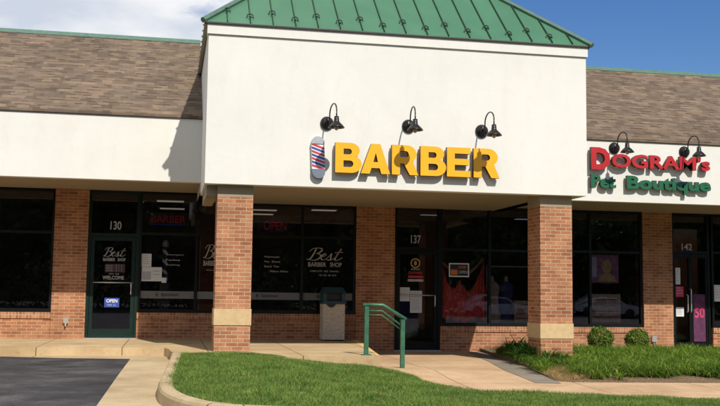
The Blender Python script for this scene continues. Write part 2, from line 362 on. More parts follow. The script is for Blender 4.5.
LAWN = [(.21, 16.95), (.79, 17.08), (1.45, 17.08), (1.93, 15.93), (3.75, 15.93), (3.93, 15.6), (3.86, 15.0), (3.72, 14.2), (3.9, 13.42), (4.3, 13.2), (5, 13.06), (7.6, 12.6), (15.9, 12.05), (15.9, 8.8), (1.2, 8.8), (.65, 9.05), (.35, 9.5), (.18, 10.1), (.07, 10.7), (.03, 11.4), (.08, 12.5), (.14, 14.3)]
slab('lawn_ground', LAWN, zgrass, .3, plain('soil_turf', (.035, .06, .015), .95, 0, .35, 8), sub=.4)
def inpoly(P, X, Y):
    r = np.zeros(len(X), bool); j = len(P)-1
    for i in range(len(P)):
        xi, yi = P[i]; xj, yj = P[j]
        r ^= ((yi > Y) != (yj > Y)) & (X < (xj-xi)*(Y-yi)/(yj-yi+1e-12)+xi); j = i
    return r
def blades(X, Y, Z, h, w, lean, n=1):
    N = len(X); a = rng.uniform(0, 2*np.pi, N); hh = h*rng.uniform(.55, 1.25, N); ww = w*rng.uniform(.7, 1.3, N)
    d = rng.uniform(0, 2*np.pi, N); L = lean*rng.uniform(0, 1, N)*hh
    b = np.stack([X, Y, Z], 1); s = np.stack([np.cos(a)*ww/2, np.sin(a)*ww/2, 0*a], 1)
    tip = b+np.stack([np.cos(d)*L, np.sin(d)*L, hh], 1)
    V = np.stack([b-s, b+s, tip], 1).reshape(-1, 3); return V, np.arange(3*N).reshape(-1, 3)
GRASSM = leaf_mat('lawn_blades', [(.055, .135, .02), (.10, .21, .033), (.165, .28, .05), (.36, .35, .14)], .7, 2.6)
N = 380000; gx = rng.uniform(0, 10, N); gy = rng.uniform(8.8, 17.1, N); k = inpoly(LAWN, gx+rng.normal(0, .025, N), gy+rng.normal(0, .03, N)) & ((gx < 8.6)); gx, gy = gx[k], gy[k]
gz = np.array([zgrass(a, b) for a, b in zip(gx, gy)])
tuft = np.array([noise.noise((a*1.7, b*1.7, 3.)) for a, b in zip(gx, gy)])
V, T = blades(gx, gy, gz, .042*(1+.7*tuft), .0075, 1.4)
tag(npmesh('lawn_grass', V, T, GRASSM), 'mown green lawn on the curbed island in front of the shops', 'grass', kind='stuff')
# ------------------------------------------------------------------ the building
shop = empty('shopping_strip', (3.5, 21.5, 0), 'brick and cream stucco shopping strip with green metal hip roof over its entrance block', 'building')
WY = 21.5
# piers
def pier(x0, x1, zb, zs0, zs1):
    y0, y1 = 17.12, 17.77
    p = Bs('pier', [(x0, x1, y0, y1, zs1, 2.703), (x0, x1, y0, y1, zb, zs0)], BRICK, shop)
    B('stone_band', (x0-.012, x1+.012, y0-.012, y1+.012, zs0, zs1), STONE, p); B('pier_cap', (x0, x1, y0, y1, 2.703, 2.985), STUCCO_SHADE, p)
pier(.792, 1.417, -.12, .454, .739); pier(6.786, 7.417, -.45, .245, .522); pier(14.2, 14.85, -.5, .245, .522)
# wall bays
def brickbox(name, *d): return B(name, d, BRICK, shop)
brickbox('brick_pilaster', -2.435, -1.735, WY, WY+.4, -.05, 3.25); brickbox('brick_pilaster', 4.13, 5.02, WY, WY+.4, -.4, 3.1)
brickbox('brick_pilaster', 11.13, 11.89, WY, WY+.4, -.4, 3.12); brickbox('brick_pilaster', -8.6, -7.9, WY, WY+.4, -.05, 3.25); brickbox('brick_pilaster', 15.4, 16.1, WY, WY+.4, -.4, 3.12)
def lowwall(x0, x1, zb, zt):
    w = B('low_wall', (x0, x1, WY+.04, WY+.3, zb, zt-.13), BRICK, shop); B('sill_course', (x0, x1, WY+.015, WY+.28, zt-.13, zt), SOLDIER, w)
lowwall(-7.9, -2.435, -.05, .555); lowwall(-.665, 4.13, -.05, .565); lowwall(6.11, 8.80, -.5, .315); lowwall(8.801, 11.13, -.5, .315); lowwall(12.95, 15.4, -.5, .315)
def window(x0, x1, z0, z1, mulls, trans, th=.055):
    y0, y1 = WY+.06, WY+.16
    w = empty('window', (x0, WY, z0), parent=shop)
    bs = [(x0, x1, y0, y1, z0, z0+th+.02), (x0, x1, y0, y1, z1-th, z1)]
    xs = [x0]+list(mulls)+[x1]
    for i, x in enumerate(xs):
        a, b = (x, x+th) if i == 0 else ((x-th, x) if i == len(xs)-1 else (x-th/2, x+th/2))
        bs.append((a, b, y0-.003, y1+.003, z0+th+.02, z1-th))
    for i in range(len(xs)-1):
        if trans: bs.append((xs[i]+th/2, xs[i+1]-th/2, y0+.003, y1-.003, trans-th/2, trans+th/2))
    Bs('frame', bs, FRAME, w)
    for i in range(len(xs)-1):
        for za, zb in (((z0, trans), (trans, z1)) if trans else ((z0, z1),)):
            bm = bmesh.new(); a, b = xs[i]+.02, xs[i+1]-.02; za2, zb2 = za+.02, zb-.02; dy = random.uniform(-.006, .006); dz = random.uniform(-.004, .004)
            bm.faces.new([bm.verts.new(c) for c in ((a, y0+.05+dy, za2), (b, y0+.05-dy, za2), (b, y0+.05-dy+dz, zb2), (a, y0+.05+dy+dz, zb2))])
            finish('pane', bm, GLASS, w)
    return w
WL = window(-7.9, -2.435, .555, 3.19, [-5.2], 2.25); W1 = window(-.665, 1.33, .565, 3.19, [.572], 2.27); W2 = window(1.36, 4.13, .565, 3.01, [2.906], 2.27)
W3 = window(6.11, 8.80, .315, 3.06, [7.30], 2.07); W4 = window(8.801, 11.13, .315, 3.06, [9.80], 2.09); W5 = window(12.95, 15.4, .315, 3.06, [14.2], 2.13)
def door(x0, x1, z0, z1, tz, lower=GFRAME, leaf=(None,), handle_side=1):
    y0, y1 = WY+.06, WY+.17; th = .06
    d = empty('door', (x0, WY, z0), parent=shop)
    Bs('frame', [(x0, x0+th, y0, y1, z0, z1), (x1-th, x1, y0, y1, z0, z1), (x0+th, x1-th, y0+.003, y1, z1-th, z1), (x0+th, x1-th, y0+.003, y1, tz, tz+.07), (x0+th, x1-th, y0, y1, z0, z0+.02)], lower, d)
    n = len(leaf); W = (x1-x0-2*th-.01)/n
    for i in range(n):
        a = x0+th+.005+i*W+.003; b = a+W-.006; s = .075 if n == 1 else .04
        Bs('door_leaf', [(a, a+s, y0+.01, y1-.03, z0+.03, tz-.008), (b-s, b, y0+.01, y1-.03, z0+.03, tz-.008), (a+s, b-s, y0+.013, y1-.033, tz-.09, tz-.008), (a+s, b-s, y0+.013, y1-.033, z0+.03, z0+.21)], lower, d)
        bm = bmesh.new(); bm.faces.new([bm.verts.new(c) for c in ((a+s, y0+.05, z0+.21), (b-s, y0+.05, z0+.21), (b-s, y0+.05, tz-.09), (a+s, y0+.05, tz-.09))]); finish('pane', bm, GLASS, d)
    bm = bmesh.new(); bm.faces.new([bm.verts.new(c) for c in ((x0+th, y0+.05, tz+.07), (x1-th, y0+.05, tz+.07), (x1-th, y0+.05, z1-th), (x0+th, y0+.05, z1-th))]); finish('pane', bm, GLASS, d)
    return d
D1 = door(-1.735, -.665, 0, 3.19, 2.19); D2 = door(5.02, 6.11, -.25, 3.06, 2.03, FRAME); D3 = door(11.89, 12.90, -.25, 3.06, 2.09, FRAME, (None, None))
def handle(d, xa, xb, zbar, xh, z0, z1, bar=True):
    bm = bmesh.new(); y = WY+.02
    if bar: tube(bm, [(xa, y+.04, zbar), (xb, y+.04, zbar)], .014)
    tube(bm, [(xh, WY+.07, z1), (xh, y-.02, z1), (xh, y-.03, z1-.03), (xh, y-.03, z0+.03), (xh, y-.02, z0), (xh, WY+.07, z0)], .014)
    finish('handle', bm, ALU, d, smooth=True)
handle(D1, -1.6, -.76, 1.2, -.80, .95, 1.2); handle(D2, 5.16, 6.0, 1.01, 5.97, .76, 1.01); handle(D3, 0, 0, 0, 12.36, .69, 1.24, False)
handle(D3, 0, 0, 0, 12.27, .69, 1.1, False)
Bs('door_sill', [(-1.735, -.665, WY-.05, WY+.17, .001, .022)], ALU, shop); Bs('door_sill', [(5.02, 6.11, WY-.05, WY+.17, -.249, -.228)], ALU, shop); Bs('door_sill', [(11.89, 12.9, WY-.05, WY+.17, -.249, -.228)], ALU, shop)
GY = WY+.105
text('130', -1.283, -1.05, 2.34, 2.525, GY, 'door_number', ETCH, D1, bold=.02)
text('137', 5.42, 5.655, 2.19, 2.385, GY, 'door_number', ETCH, D2, bold=.02)
text('142', 12.19, 12.47, 2.18, 2.34, GY, 'door_number', ETCH, D3, bold=.02)
def best(x0, x1, z0, z1, w):   # script shop name above a line of small capitals
    h = z1-z0
    W_, z_, H_ = x1-x0, z0+.36*h, .64*h; bm = bmesh.new()
    strokes = [[(.16, .98), (.13, .6), (.08, .2), (.02, .02), (-.03, .10)], [(-.02, .72), (.04, .95), (.18, 1.04), (.33, .98), (.34, .76), (.24, .58), (.14, .54), (.27, .54), (.36, .40), (.33, .14), (.20, -.02), (.06, .03)],
               [(.38, .26), (.47, .34), (.53, .48), (.48, .56), (.41, .42), (.40, .16), (.45, .02), (.54, .08), (.62, .30), (.68, .58), (.69, .36), (.70, .12), (.64, -.01), (.58, .06)],
               [(.62, .05), (.72, .02), (.82, .22), (.90, .62), (.96, 1.0), (.88, .52), (.84, .14), (.88, .0), (.98, .08), (1.06, .26)], [(.78, .66), (.90, .69), (1.04, .70)]]
    for st in strokes:
        P = [Vector((p[0], p[1])) for p in st]; Q = []
        for i in range(len(P)-1):
            p0, p1, p2, p3 = P[max(i-1, 0)], P[i], P[i+1], P[min(i+2, len(P)-1)]
            for k in range(6):
                t = k/6; Q.append(.5*((2*p1)+(p2-p0)*t+(2*p0-5*p1+4*p2-p3)*t*t+(3*p1-p0-3*p2+p3)*t**3))
        Q.append(P[-1]); prev = None
        for i, q in enumerate(Q):
            d = (Q[min(i+1, len(Q)-1)]-Q[max(i-1, 0)]); d = Vector((d.x*W_, d.y*H_)).normalized(); wd = .009+.016*abs(d.y)*(d.y < 0)
            c = Vector((x0+(q.x+.10*(q.y-.5))*W_, z_+q.y*H_)); n = Vector((-d.y, d.x))*wd*W_*.9
            cur = (bm.verts.new((c.x+n.x, GY-.003, c.y+n.y)), bm.verts.new((c.x-n.x, GY-.003, c.y-n.y)))
            if prev: bm.faces.new((prev[0], prev[1], cur[1], cur[0]))
            prev = cur
    finish('lettering', bm, ETCH, w)
    text('BARBER SHOP', x0-.03, x1+.03, z0, z0+.24*h, GY, 'lettering', ETCH, w, bold=.012)
best(-1.38, -.96, 1.66, 1.945, D1); best(.76, 1.25, 1.6, 2.05, W1); best(3.08, 3.80, 1.62, 2.03, W2)
text('CUTS', .80, 1.1, 1.49, 1.52, GY, 'lettering', ETCH, W1); 
for i, s in enumerate(('Haircuts', 'Hot Shave', 'Beard Trim', 'Walk-ins Welcome')):
    text(s, 2.07+(.12 if i == 3 else 0), 2.40+(.17 if i == 3 else 0)+.03*(i % 2), 1.80-.107*i, 1.845-.107*i, GY, 'lettering', ETCH, W2)
text('HAIRCUTS AND SHAVES', 3.1, 3.75, 1.50, 1.54, GY, 'lettering', ETCH, W2); text('FOR MEN AND BOYS', 3.3, 3.70, 1.41, 1.45, GY, 'lettering', ETCH, W2)
for i, s in enumerate(('Shampoo', 'Fades', 'Styling')): text(s, -.08, .22+.08*(i == 0), 1.80-.11*i, 1.84-.11*i, GY, 'lettering', ETCH, W1)
for w, a, b in ((W1, -.605, .54), (W1, .605, 1.27), (W2, 1.42, 2.87), (W2, 2.945, 4.07)):
    B('frosted_band', (a, b, GY-.003, GY-.001, .87, 1.03), FROST, w)
    if b-a > .8: text('By Appointment', (a+b)/2-.25, (a+b)/2+.25, .90, 1.0, GY-.004, 'lettering', BLACK, w, shear=.35)
Bs('hours_panel', [(-1.365, -.945, GY-.004, GY-.001, 1.42, 1.60)], plain('hours_maroon', (.05, .02, .03), .6), D1)
for i in range(3): text('MON-SAT', -1.34, -1.20, 1.545-.05*i, 1.575-.05*i, GY-.004, 'lettering', ETCH, D1); text('9 - 7', -1.14, -1.0, 1.545-.05*i, 1.575-.05*i, GY-.004, 'lettering', ETCH, D1)
text('WALK INS', -1.28, -1.06, 1.37, 1.40, GY, 'lettering', ETCH, D1); text('WELCOME', -1.41, -.96, 1.265, 1.345, GY, 'lettering', ETCH, D1, bold=.02)
# door decals of number 137
bm = bmesh.new(); R0 = .115; ring = [[bm.verts.new((5.53+r*math.cos(a*math.pi/12), yy, 1.74+r*math.sin(a*math.pi/12))) for a in range(24)] for r, yy in ((R0, GY-.004), (R0-.03, GY-.004))]
for a in range(24): bm.faces.new((ring[0][a], ring[0][(a+1) % 24], ring[1][(a+1) % 24], ring[1][a]))
bm.faces.new([bm.verts.new((5.53+.035*math.cos(a), GY-.004, 1.74+.06*math.sin(a))) for a in [i*math.pi/6 for i in range(12)]])
finish('ring_decal', bm, GOLD, D2)
text('BOUTIQUE', 5.43, 5.63, 1.575, 1.62, GY, 'lettering', ETCH, D2, bold=.02); text('CLOTHING', 5.37, 5.69, 1.49, 1.55, GY, 'lettering', SIGNRED, D2, bold=.03)
B('red_decal', (5.36, 5.71, GY-.003, GY-.001, 1.405, 1.455), SIGNRED, D2); B('white_decal', (5.35, 5.72, GY-.003, GY-.001, 1.32, 1.375), plain('pinkish_white', (.5, .38, .4), .6), D2)
# stucco: left and right fascias, block, soffits
B('fascia', (-9.5, .556, 19.25, 19.45, 3.171, 4.455), STUCCO, shop); B('fascia', (7.649, 18, 19.25, 19.45, 3.061, 4.40), STUCCO, shop)
Bs('drip_edge', [(-9.55, .55, 19.222, 19.30, 4.425, 4.436)], DRIP, shop); Bs('drip_edge', [(7.655, 18.05, 19.222, 19.30, 4.371, 4.382)], DRIP, shop)
blk = Bs('entrance_block', [(.555, 7.65, 16.95, 17.20, 2.907, 5.60), (.555, .80, 17.20, 24.2, 3.0, 5.74), (7.405, 7.65, 17.20, 24.2, 3.0, 5.74), (.80, 7.405, 24.0, 24.2, 3.4, 5.74), (.555, .80, 17.2, 19.25, 2.907, 3.0), (7.405, 7.65, 17.2, 19.25, 2.907, 3.0)], STUCCO, shop)
Bs('cornice_band', [(.53, 7.675, 16.915, 17.20, 5.555, 5.735), (.53, .8, 17.2, 24.2, 5.736, 5.742)], STUCCO, shop)
Bs('block_soffit', [(.556, 7.649, 17.2, 21.7, 3.0, 3.05)], STUCCO_SHADE, shop)
Bs('return_beam', [(.60, .79, 17.25, 19.4, 2.72, 2.999)], STUCCO_SHADE, shop)
Bs('soffit', [(-9.5, .554, 19.45, 21.7, 3.19, 3.24)], STUCCO_SHADE, shop); Bs('soffit', [(7.651, 18, 19.45, 21.7, 3.075, 3.12)], STUCCO_SHADE, shop)
# shingled roofs
def roof(x0, x1, zf, n):
    s = .7; ya, za = 19.215, zf+.045; yr = 22.62; zr = za+(yr-ya)*s
    bm = bmesh.new()
    P = [(ya, za), (yr, zr), (31, zr-(31-yr)*s*.45), (31, zr-(31-yr)*s*.45-.05), (yr, zr-.06), (ya, za-.05)]
    a = [bm.verts.new((x0, y, z)) for y, z in P]; b = [bm.verts.new((x1, y, z)) for y, z in P]
    for i in range(6): bm.faces.new((a[i], a[(i+1) % 6], b[(i+1) % 6], b[i]))
    bm.faces.new(a[::-1]); bm.faces.new(b); bmesh.ops.recalc_face_normals(bm, faces=bm.faces)
    r = finish('shingle_roof', bm, SHING, shop)
    bm = bmesh.new(); P = [(yr-.14, zr-.14*s+.012), (yr-.02, zr+.03), (yr+.02, zr+.03), (yr+.14, zr-.05)]
    a = [bm.verts.new((x0, y, z)) for y, z in P]; b = [bm.verts.new((x1, y, z)) for y, z in P]
    for i in range(3): bm.faces.new((a[i], b[i], b[i+1], a[i+1]))
    finish('ridge_cap', bm, GTRIM, r)
roof(-9.6, .554, 4.441, 0); roof(7.651, 18.1, 4.387, 1)
# green standing-seam hip roof
ex0, ex1, ey0, ez = .475, 7.715, 16.885, 5.765; m = .9; hw = (ex1-ex0)/2; ey1 = ey0+2*hw
apex = Vector(((ex0+ex1)/2, ey0+hw, ez+m*hw)); crn = [Vector(c) for c in ((ex0, ey0, ez), (ex1, ey0, ez), (ex1, ey1, ez), (ex0, ey1, ez))]
bm = bmesh.new(); a = bm.verts.new(apex); cs = [bm.verts.new(c) for c in crn]; lw = [bm.verts.new(c-Vector((0, 0, .03))) for c in crn]
for i in range(4): bm.faces.new((cs[i], cs[(i+1) % 4], a)); bm.faces.new((lw[i], lw[(i+1) % 4], cs[(i+1) % 4], cs[i]))
bm.faces.new(lw[::-1]); hip = finish('hip_roof', bm, GREENROOF, shop)
bm = bmesh.new()
for i in range(4):
    d = (apex-crn[i]); tube(bm, [crn[i]-d*.008+Vector((0, 0, .03)), apex+Vector((0, 0, .03))], .055, 6)
finish('hip_cap', bm, GTRIM, hip)
Bs('eave_trim', [(ex0, ex1, ey0-.004, ey0+.03, ez-.032, ez-.008)], DRIP, hip); Bs('side_eave', [(ex0+.002, .53, ey0+.03, ey1, ez-.05, ez-.03)], STUCCO_SHADE, hip); Bs('side_eave', [(7.68, ex1-.002, ey0+.03, ey1, ez-.05, ez-.03)], STUCCO_SHADE, hip)
def seams(side):
    bs = bmesh.new(); n = Vector((0, -m, 1)).normalized(); k = 0
    x = .40
    while x < 2*hw-.2:
        h = min(x, 2*hw-x)
        def P(u, v, o=0):   # u along the eave, v up the slope in plan
            q = Vector((ex0+u, ey0+v, ez+m*v))+n*o
            if side == 1: q = Vector((ex0+(q.y-ey0), ey1-(q.x-ex0), q.z))
            if side == 2: q = Vector((ex1-(q.y-ey0), ey0+(q.x-ex0), q.z))
            return q
        c = [P(x-.008, 0), P(x+.008, 0), P(x+.008, h), P(x-.008, h)]; t = [P(x-.006, 0, .035), P(x+.006, 0, .035), P(x+.006, h, .035), P(x-.006, h, .035)]
        vb = [bs.verts.new(q) for q in c]; vt = [bs.verts.new(q) for q in t]
        bs.faces.new(vt)
        for i in range(4): bs.faces.new((vb[i], vb[(i+1) % 4], vt[(i+1) % 4], vt[i]))
        v = .16 if k % 2 else .30      # a snow guard clamped on every seam, staggered
        if v < h-.1 and side < 2:
            bg = bmesh.new(); tube(bg, [P(x-.06, v, .01), P(x-.045, v+.03, .05), P(x, v+.045, .06), P(x+.045, v+.03, .05), P(x+.06, v, .01)], .012, 6); tube(bg, [P(x-.02, v-.03, .05), P(x+.02, v-.03, .05)], .02, 6); finish('snow_guard', bg, SEAM, hip)
        x += .405; k += 1
    finish('standing_seams', bs, SEAM, hip)
for s_ in (0, 1, 2): seams(s_)
# rear and side walls, interior shell
bm = bmesh.new()
for d in ((-9.5, 18, 30.6, 30.9, -.5, 4.4), (-9.5, -9.2, 21.9, 30.6, -.5, 4.4), (17.7, 18, 21.9, 30.6, -.5, 4.4), (-9.2, -8.6, WY, WY+.3, -.5, 3.2), (16.1, 17.7, WY, WY+.3, -.5, 3.12)): box(bm, *d)
finish('outer_wall', bm, BRICK, shop)
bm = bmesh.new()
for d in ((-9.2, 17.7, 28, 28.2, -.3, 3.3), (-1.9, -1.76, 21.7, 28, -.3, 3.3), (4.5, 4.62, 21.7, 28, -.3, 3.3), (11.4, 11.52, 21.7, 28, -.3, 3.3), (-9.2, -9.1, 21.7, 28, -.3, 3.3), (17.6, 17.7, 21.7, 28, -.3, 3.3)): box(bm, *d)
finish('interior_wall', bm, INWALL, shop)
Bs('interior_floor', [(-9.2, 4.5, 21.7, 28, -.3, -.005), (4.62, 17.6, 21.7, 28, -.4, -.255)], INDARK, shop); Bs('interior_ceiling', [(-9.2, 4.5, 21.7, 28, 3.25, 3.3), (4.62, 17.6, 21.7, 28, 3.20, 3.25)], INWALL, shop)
LAMPW = emit('fluorescent_panel', (1, .90, .68), .2)
for x, y in ((-.35, 24.2), (-.3, 26.4), (2.3, 24.0), (2.15, 26.0), (3.7, 25.5), (2.2, 27.4)): B('ceiling_light', (x, x+.65, y, y+.3, 3.235, 3.249), LAMPW, shop)
for x, y in ((6.7, 25.5), (9.6, 26)): B('ceiling_light', (x, x+.6, y, y+.2, 3.185, 3.199), emit('dim_panel', (.8, .8, 1), .12), shop)
# ------------------------------------------------------------------ things on and in the shops
def neon(s, x0, x1, z0, z1, y, c, name, label, ring=False):
    t = empty(name, ((x0+x1)/2, y, z0), label, 'neon sign')
    B('backing', (x0-.07, x1+.07, y+.012, y+.03, z0-.06, z1+.06), BLACK, t)
    text(s, x0, x1, z0, z1, y, 'tube_lettering', emit('neon_red', c, .05), t, depth=.012)
    bm = bmesh.new(); cx, cz = (x0+x1)/2, (z0+z1)/2; rx, rz = (x1-x0)/2+.05, (z1-z0)/2+.04
    if ring: tube(bm, [(cx+rx*math.cos(a/16*math.pi), y, cz+rz*math.sin(a/16*math.pi)) for a in range(33)], .007, 6)
    else: tube(bm, [(x0, y, z0-.045), (x1, y, z0-.045)], .012, 6)
    finish('blue_tube', bm, emit('neon_blue', (.02, .05, .3), .06), t)
neon('OPEN', 2.05, 2.55, 2.43, 2.62, 21.72, (.55, .03, .05), 'open_sign', 'lit red OPEN sign in a blue oval inside the barber window beside the brick pier', True)
neon('BARBER', -.42, .31, 2.53, 2.69, 21.72, (.45, .03, .05), 'barber_neon', 'lit red BARBER sign hanging high inside the window beside door 130')
# open sign on the lower glass of door 130
t = empty('open_placard', (-1.19, GY-.01, .67), 'small blue OPEN placard low on the glass of door 130', 'sign')
B('board', (-1.35, -1.04, GY-.012, GY-.004, .67, .87), BLUE, t); text('OPEN', -1.31, -1.08, .77, .845, GY-.013, 'lettering', WHITE, t, bold=.02); text('come in', -1.29, -1.11, .70, .735, GY-.013, 'lettering', ETCH, t)
def sheet(name, x0, x1, z0, z1, label, cat='notice', mat=PAPER, lines=5, group=None, y=None):
    y = GY-.006 if y is None else y
    t = empty(name, ((x0+x1)/2, y, z0), label, cat, group); B('sheet', (x0, x1, y, y+.002, z0, z1), mat, t)
    if lines: Bs('print', [(x0+.03, x1-.03-random.random()*.3*(x1-x0-.06), y-.002, y-.001, z1-.04-(z1-z0-.06)*i/lines, z1-.028-(z1-z0-.06)*i/lines) for i in range(lines)], GREYM, t)
    return t
sheet('paper_notice', -.60, -.39, 1.55, 1.835, 'small portrait white paper above the wider notice at the left edge of the barber window')
q = sheet('paper_notice', -.59, -.16, 1.24, 1.545, 'wide white and grey notice taped in the barber window just right of door 130', lines=0); Bs('print', [(-.57, -.39, GY-.009, GY-.007, 1.27, 1.45), (-.35, -.2, GY-.009, GY-.007, 1.45, 1.47), (-.35, -.2, GY-.009, GY-.007, 1.38, 1.4)], GREYM, q)
sheet('paper_notice', -.16, -.06, 1.21, 1.32, 'tiny white card under the striped pole inside the barber window', lines=0)
sheet('paper_notice', 5.13, 5.40, .87, 1.185, 'white sheet taped left of the long notice on door 137')
sheet('paper_notice', 5.41, 5.69, .61, 1.11, 'long white notice taped in the middle of door 137', lines=9)
# striped pole standing inside the barber window
def pole_stripes(name, cx, y, z0, z1, r, mats, parent, n=9, vert=True):
    bm = bmesh.new(); nz, na = 48, 20
    vs = [[bm.verts.new((cx+r*math.cos(2*math.pi*a/na), y+r*math.sin(2*math.pi*a/na), z0+(z1-z0)*k/nz)) for a in range(na)] for k in range(nz+1)]
    for k in range(nz):
        for a in range(na): bm.faces.new((vs[k][a], vs[k][(a+1) % na], vs[k+1][(a+1) % na], vs[k+1][a])).material_index = int((a/na*3+k/nz*n) % len(mats))
    return finish(name, bm, mats, parent, smooth=True)
t = empty('window_barber_pole', (-.10, 21.85, 1.25), 'white and dark spiral striped barber pole standing inside the window near door 130', 'barber pole')
pole_stripes('striped_cylinder', -.10, 21.85, 1.35, 2.0, .06, [PAPER, BLACK, CLOTH2], t)
bm = bmesh.new(); lathe(bm, [(.001, 2.16), (.05, 2.13), (.075, 2.08), (.075, 2.0), (.06, 2.0)], (-.10, 21.85, 0)); lathe(bm, [(.06, 1.35), (.08, 1.35), (.08, 1.27), (.05, 1.23), (.001, 1.23)], (-.10, 21.85, 0)); finish('end_cap', bm, GREYM, t, smooth=True)
B('pedestal', (-.2, 0, 21.75, 21.95, .0, 1.23), BLACK, t)
# BARBER channel letters
A_ = [[(0, 0), (.35, 1), (.66, 1), (1, 0), (.70, 0), (.64, .19), (.36, .19), (.30, 0)], [(.42, .39), (.58, .39), (.505, .70)]]
B_ = [[(0, 0), (0, 1), (.56, 1)]+arc(.56, .745, .36, .255, 80, -52)+arc(.60, .29, .40, .29, 48, -90), [(.31, .61), (.31, .80), (.52, .80)]+arc(.52, .705, .10, .095, 80, -90), [(.31, .19), (.31, .41), (.55, .41)]+arc(.55, .30, .13, .11, 80, -90)]
R_ = [[(0, 0), (0, 1), (.55, 1)]+arc(.55, .70, .38, .30, 80, -52)+[(1, 0), (.68, 0), (.45, .38), (.31, .38), (.31, 0)], [(.31, .59), (.31, .80), (.52, .80)]+arc(.52, .695, .11, .105, 80, -90)]
E_ = [[(0, 0), (0, 1), (1, 1), (1, .79), (.33, .79), (.33, .615), (.93, .615), (.93, .405), (.33, .405), (.33, .21), (1, .21), (1, 0)]]
sign = empty('barber_sign', (4.3, 16.88, 3.16), 'large raised yellow letters reading BARBER on the cream stucco block', 'sign')
for g, x0, x1 in ((B_, 2.825, 3.305), (A_, 3.29, 3.825), (R_, 3.855, 4.345), (B_, 4.385, 4.865), (E_, 4.88, 5.325), (R_, 5.385, 5.88)):
    stand(poly_letter(g, .10), x0, x1, 3.162, 3.700, 16.86, 'letter', [YEL, LSIDE], sign, True)
# barber pole wall sign with rounded ends
def pole_sign():
    t = empty('barber_pole_sign', (2.53, 16.93, 3.05), 'flat barber pole sign with red, white and blue slanted stripes left of the yellow letters', 'sign')
    cx, hw_, z0, z1 = 2.53, .115, 3.05, 3.80; out = arc(cx, z1-hw_, hw_, hw_, 0, 180, 14)+arc(cx, z0+hw_, hw_, hw_, 180, 360, 14)
    def clip(lo, hi, nm, mat, y0, y1, slope=0, sh=0):
        bm = bmesh.new(); vs = [bm.verts.new((x, y0, z)) for x, z in out]; bm.faces.new(vs)
        for co, no in (((cx, 0, lo), (-slope, 0, 1)), ((cx, 0, hi), (slope, 0, -1))):
            bmesh.ops.bisect_plane(bm, geom=bm.verts[:]+bm.edges[:]+bm.faces[:], plane_co=co, plane_no=no, clear_inner=True)
        if not bm.faces: bm.free(); return
        r = bmesh.ops.extrude_face_region(bm, geom=bm.faces[:])
        for v in r['geom']:
            if isinstance(v, bmesh.types.BMVert): v.co.y = y1
        bmesh.ops.recalc_face_normals(bm, faces=bm.faces)
        for v in bm.verts: v.co.x += (v.co.z-3.4)*-.04
        finish(nm, bm, mat, t)
    clip(3.665, 9, 'top_cap', GREYM, 16.85, 16.948); clip(0, 3.215, 'bottom_cap', BLUEGREY, 16.85, 16.948)
    clip(3.216, 3.664, 'panel', WHITE, 16.865, 16.947)
    cols = [SIGNRED, BLUE]
    for i in range(7):
        zc = 3.245+i*.063
        clip(max(zc-.019, 3.22), zc+.019, 'stripe', cols[i % 2], 16.860, 16.8645, slope=-.35)
pole_sign()
# gooseneck lamps
def goose(x, y, z, dx, label, group, src=[]):
    if src:
        r = src[0].copy(); COL.objects.link(r)
        for c in src[0].children:
            d = c.copy(); COL.objects.link(d); d.parent = r
    else:
        r = empty('gooseneck_lamp', (0, 0, 0)); src.append(r)
        bm = bmesh.new(); lathe(bm, [(.001, -.075), (.07, -.07), (.115, -.04), (.125, -.01), (.125, .0)], (0, 0, 0), 'Y', 28); finish('wall_plate', bm, BRONZE, r, smooth=True)
        pts = [(0, -.05, 0), (0, -.12, .03), (0, -.165, .07)]
        for i in range(17):
            a = math.pi*i/16; pts.append((0, -.39+.22*math.cos(a), (.12+.165*math.sin(a))))
        pts += [(0, -.61, .08), (0, -.61, .0)]
        bm = bmesh.new(); tube(bm, pts, .0125, 10); finish('gooseneck', bm, BRONZE, r, smooth=True)
        bm = bmesh.new(); lathe(bm, [(.001, .03), (.04, .025), (.045, -.03), (.05, -.07), (.10, -.115), (.13, -.15), (.145, -.175), (.138, -.175), (.09, -.12), (.04, -.08), (.001, -.08)], (0, -.61, 0)); finish('lamp_shade', bm, BRONZE, r, smooth=True)
        bm = bmesh.new(); lathe(bm, [(.001, -.10), (.03, -.11), (.04, -.16), (.03, -.21), (.001, -.225)], (0, -.61, 0), n=14); finish('bulb', bm, plain('bulb_glass', (.55, .42, .30), .3), r, smooth=True)
    r.location = (x, y, z); r.rotation_euler = (0, 0, math.atan2(dx, .61)); tag(r, label, 'wall lamp', group); return r
g = 'gooseneck lamps above the shop signs'
goose(2.689, 16.95, 4.054, .07, 'black gooseneck lamp above the barber pole sign', g); goose(4.19, 16.95, 4.07, -.03, 'middle black gooseneck lamp over the first R of the yellow letters', g); goose(5.581, 16.95, 4.041, .03, 'black gooseneck lamp above the last R of the yellow letters', g)
goose(9.32, 19.25, 4.215, 0, 'black gooseneck lamp beside the big red first letter of the boutique sign', g); goose(10.962, 19.25, 4.20, 0, 'black gooseneck lamp at the right end of the red and green boutique sign', g)
goose(12.7, 19.25, 4.19, 0, 'gooseneck lamp on the right wing beyond the boutique sign', g)
# boutique sign on the right wing
bs_ = empty('boutique_sign', (10.1, 19.2, 3.3), 'red capital letters over green Pet Boutique lettering on the right-hand fascia', 'sign')
text('D', 8.73, 9.16, 3.72, 4.20, 19.20, 'letter', RED, bs_, depth=.09, bold=.05, side=LSIDE)
text('OGRAM\'s', 9.20, 11.50, 3.78, 4.09, 19.20, 'letter', RED, bs_, depth=.09, bold=.03, side=LSIDE)
text('Pet', 8.73, 9.30, 3.33, 3.62, 19.20, 'letter', GRN, bs_, depth=.07, bold=.04, side=LSIDE); text('Boutique', 9.55, 11.52, 3.25, 3.62, 19.20, 'letter', GRN, bs_, depth=.07, bold=.04, side=LSIDE)
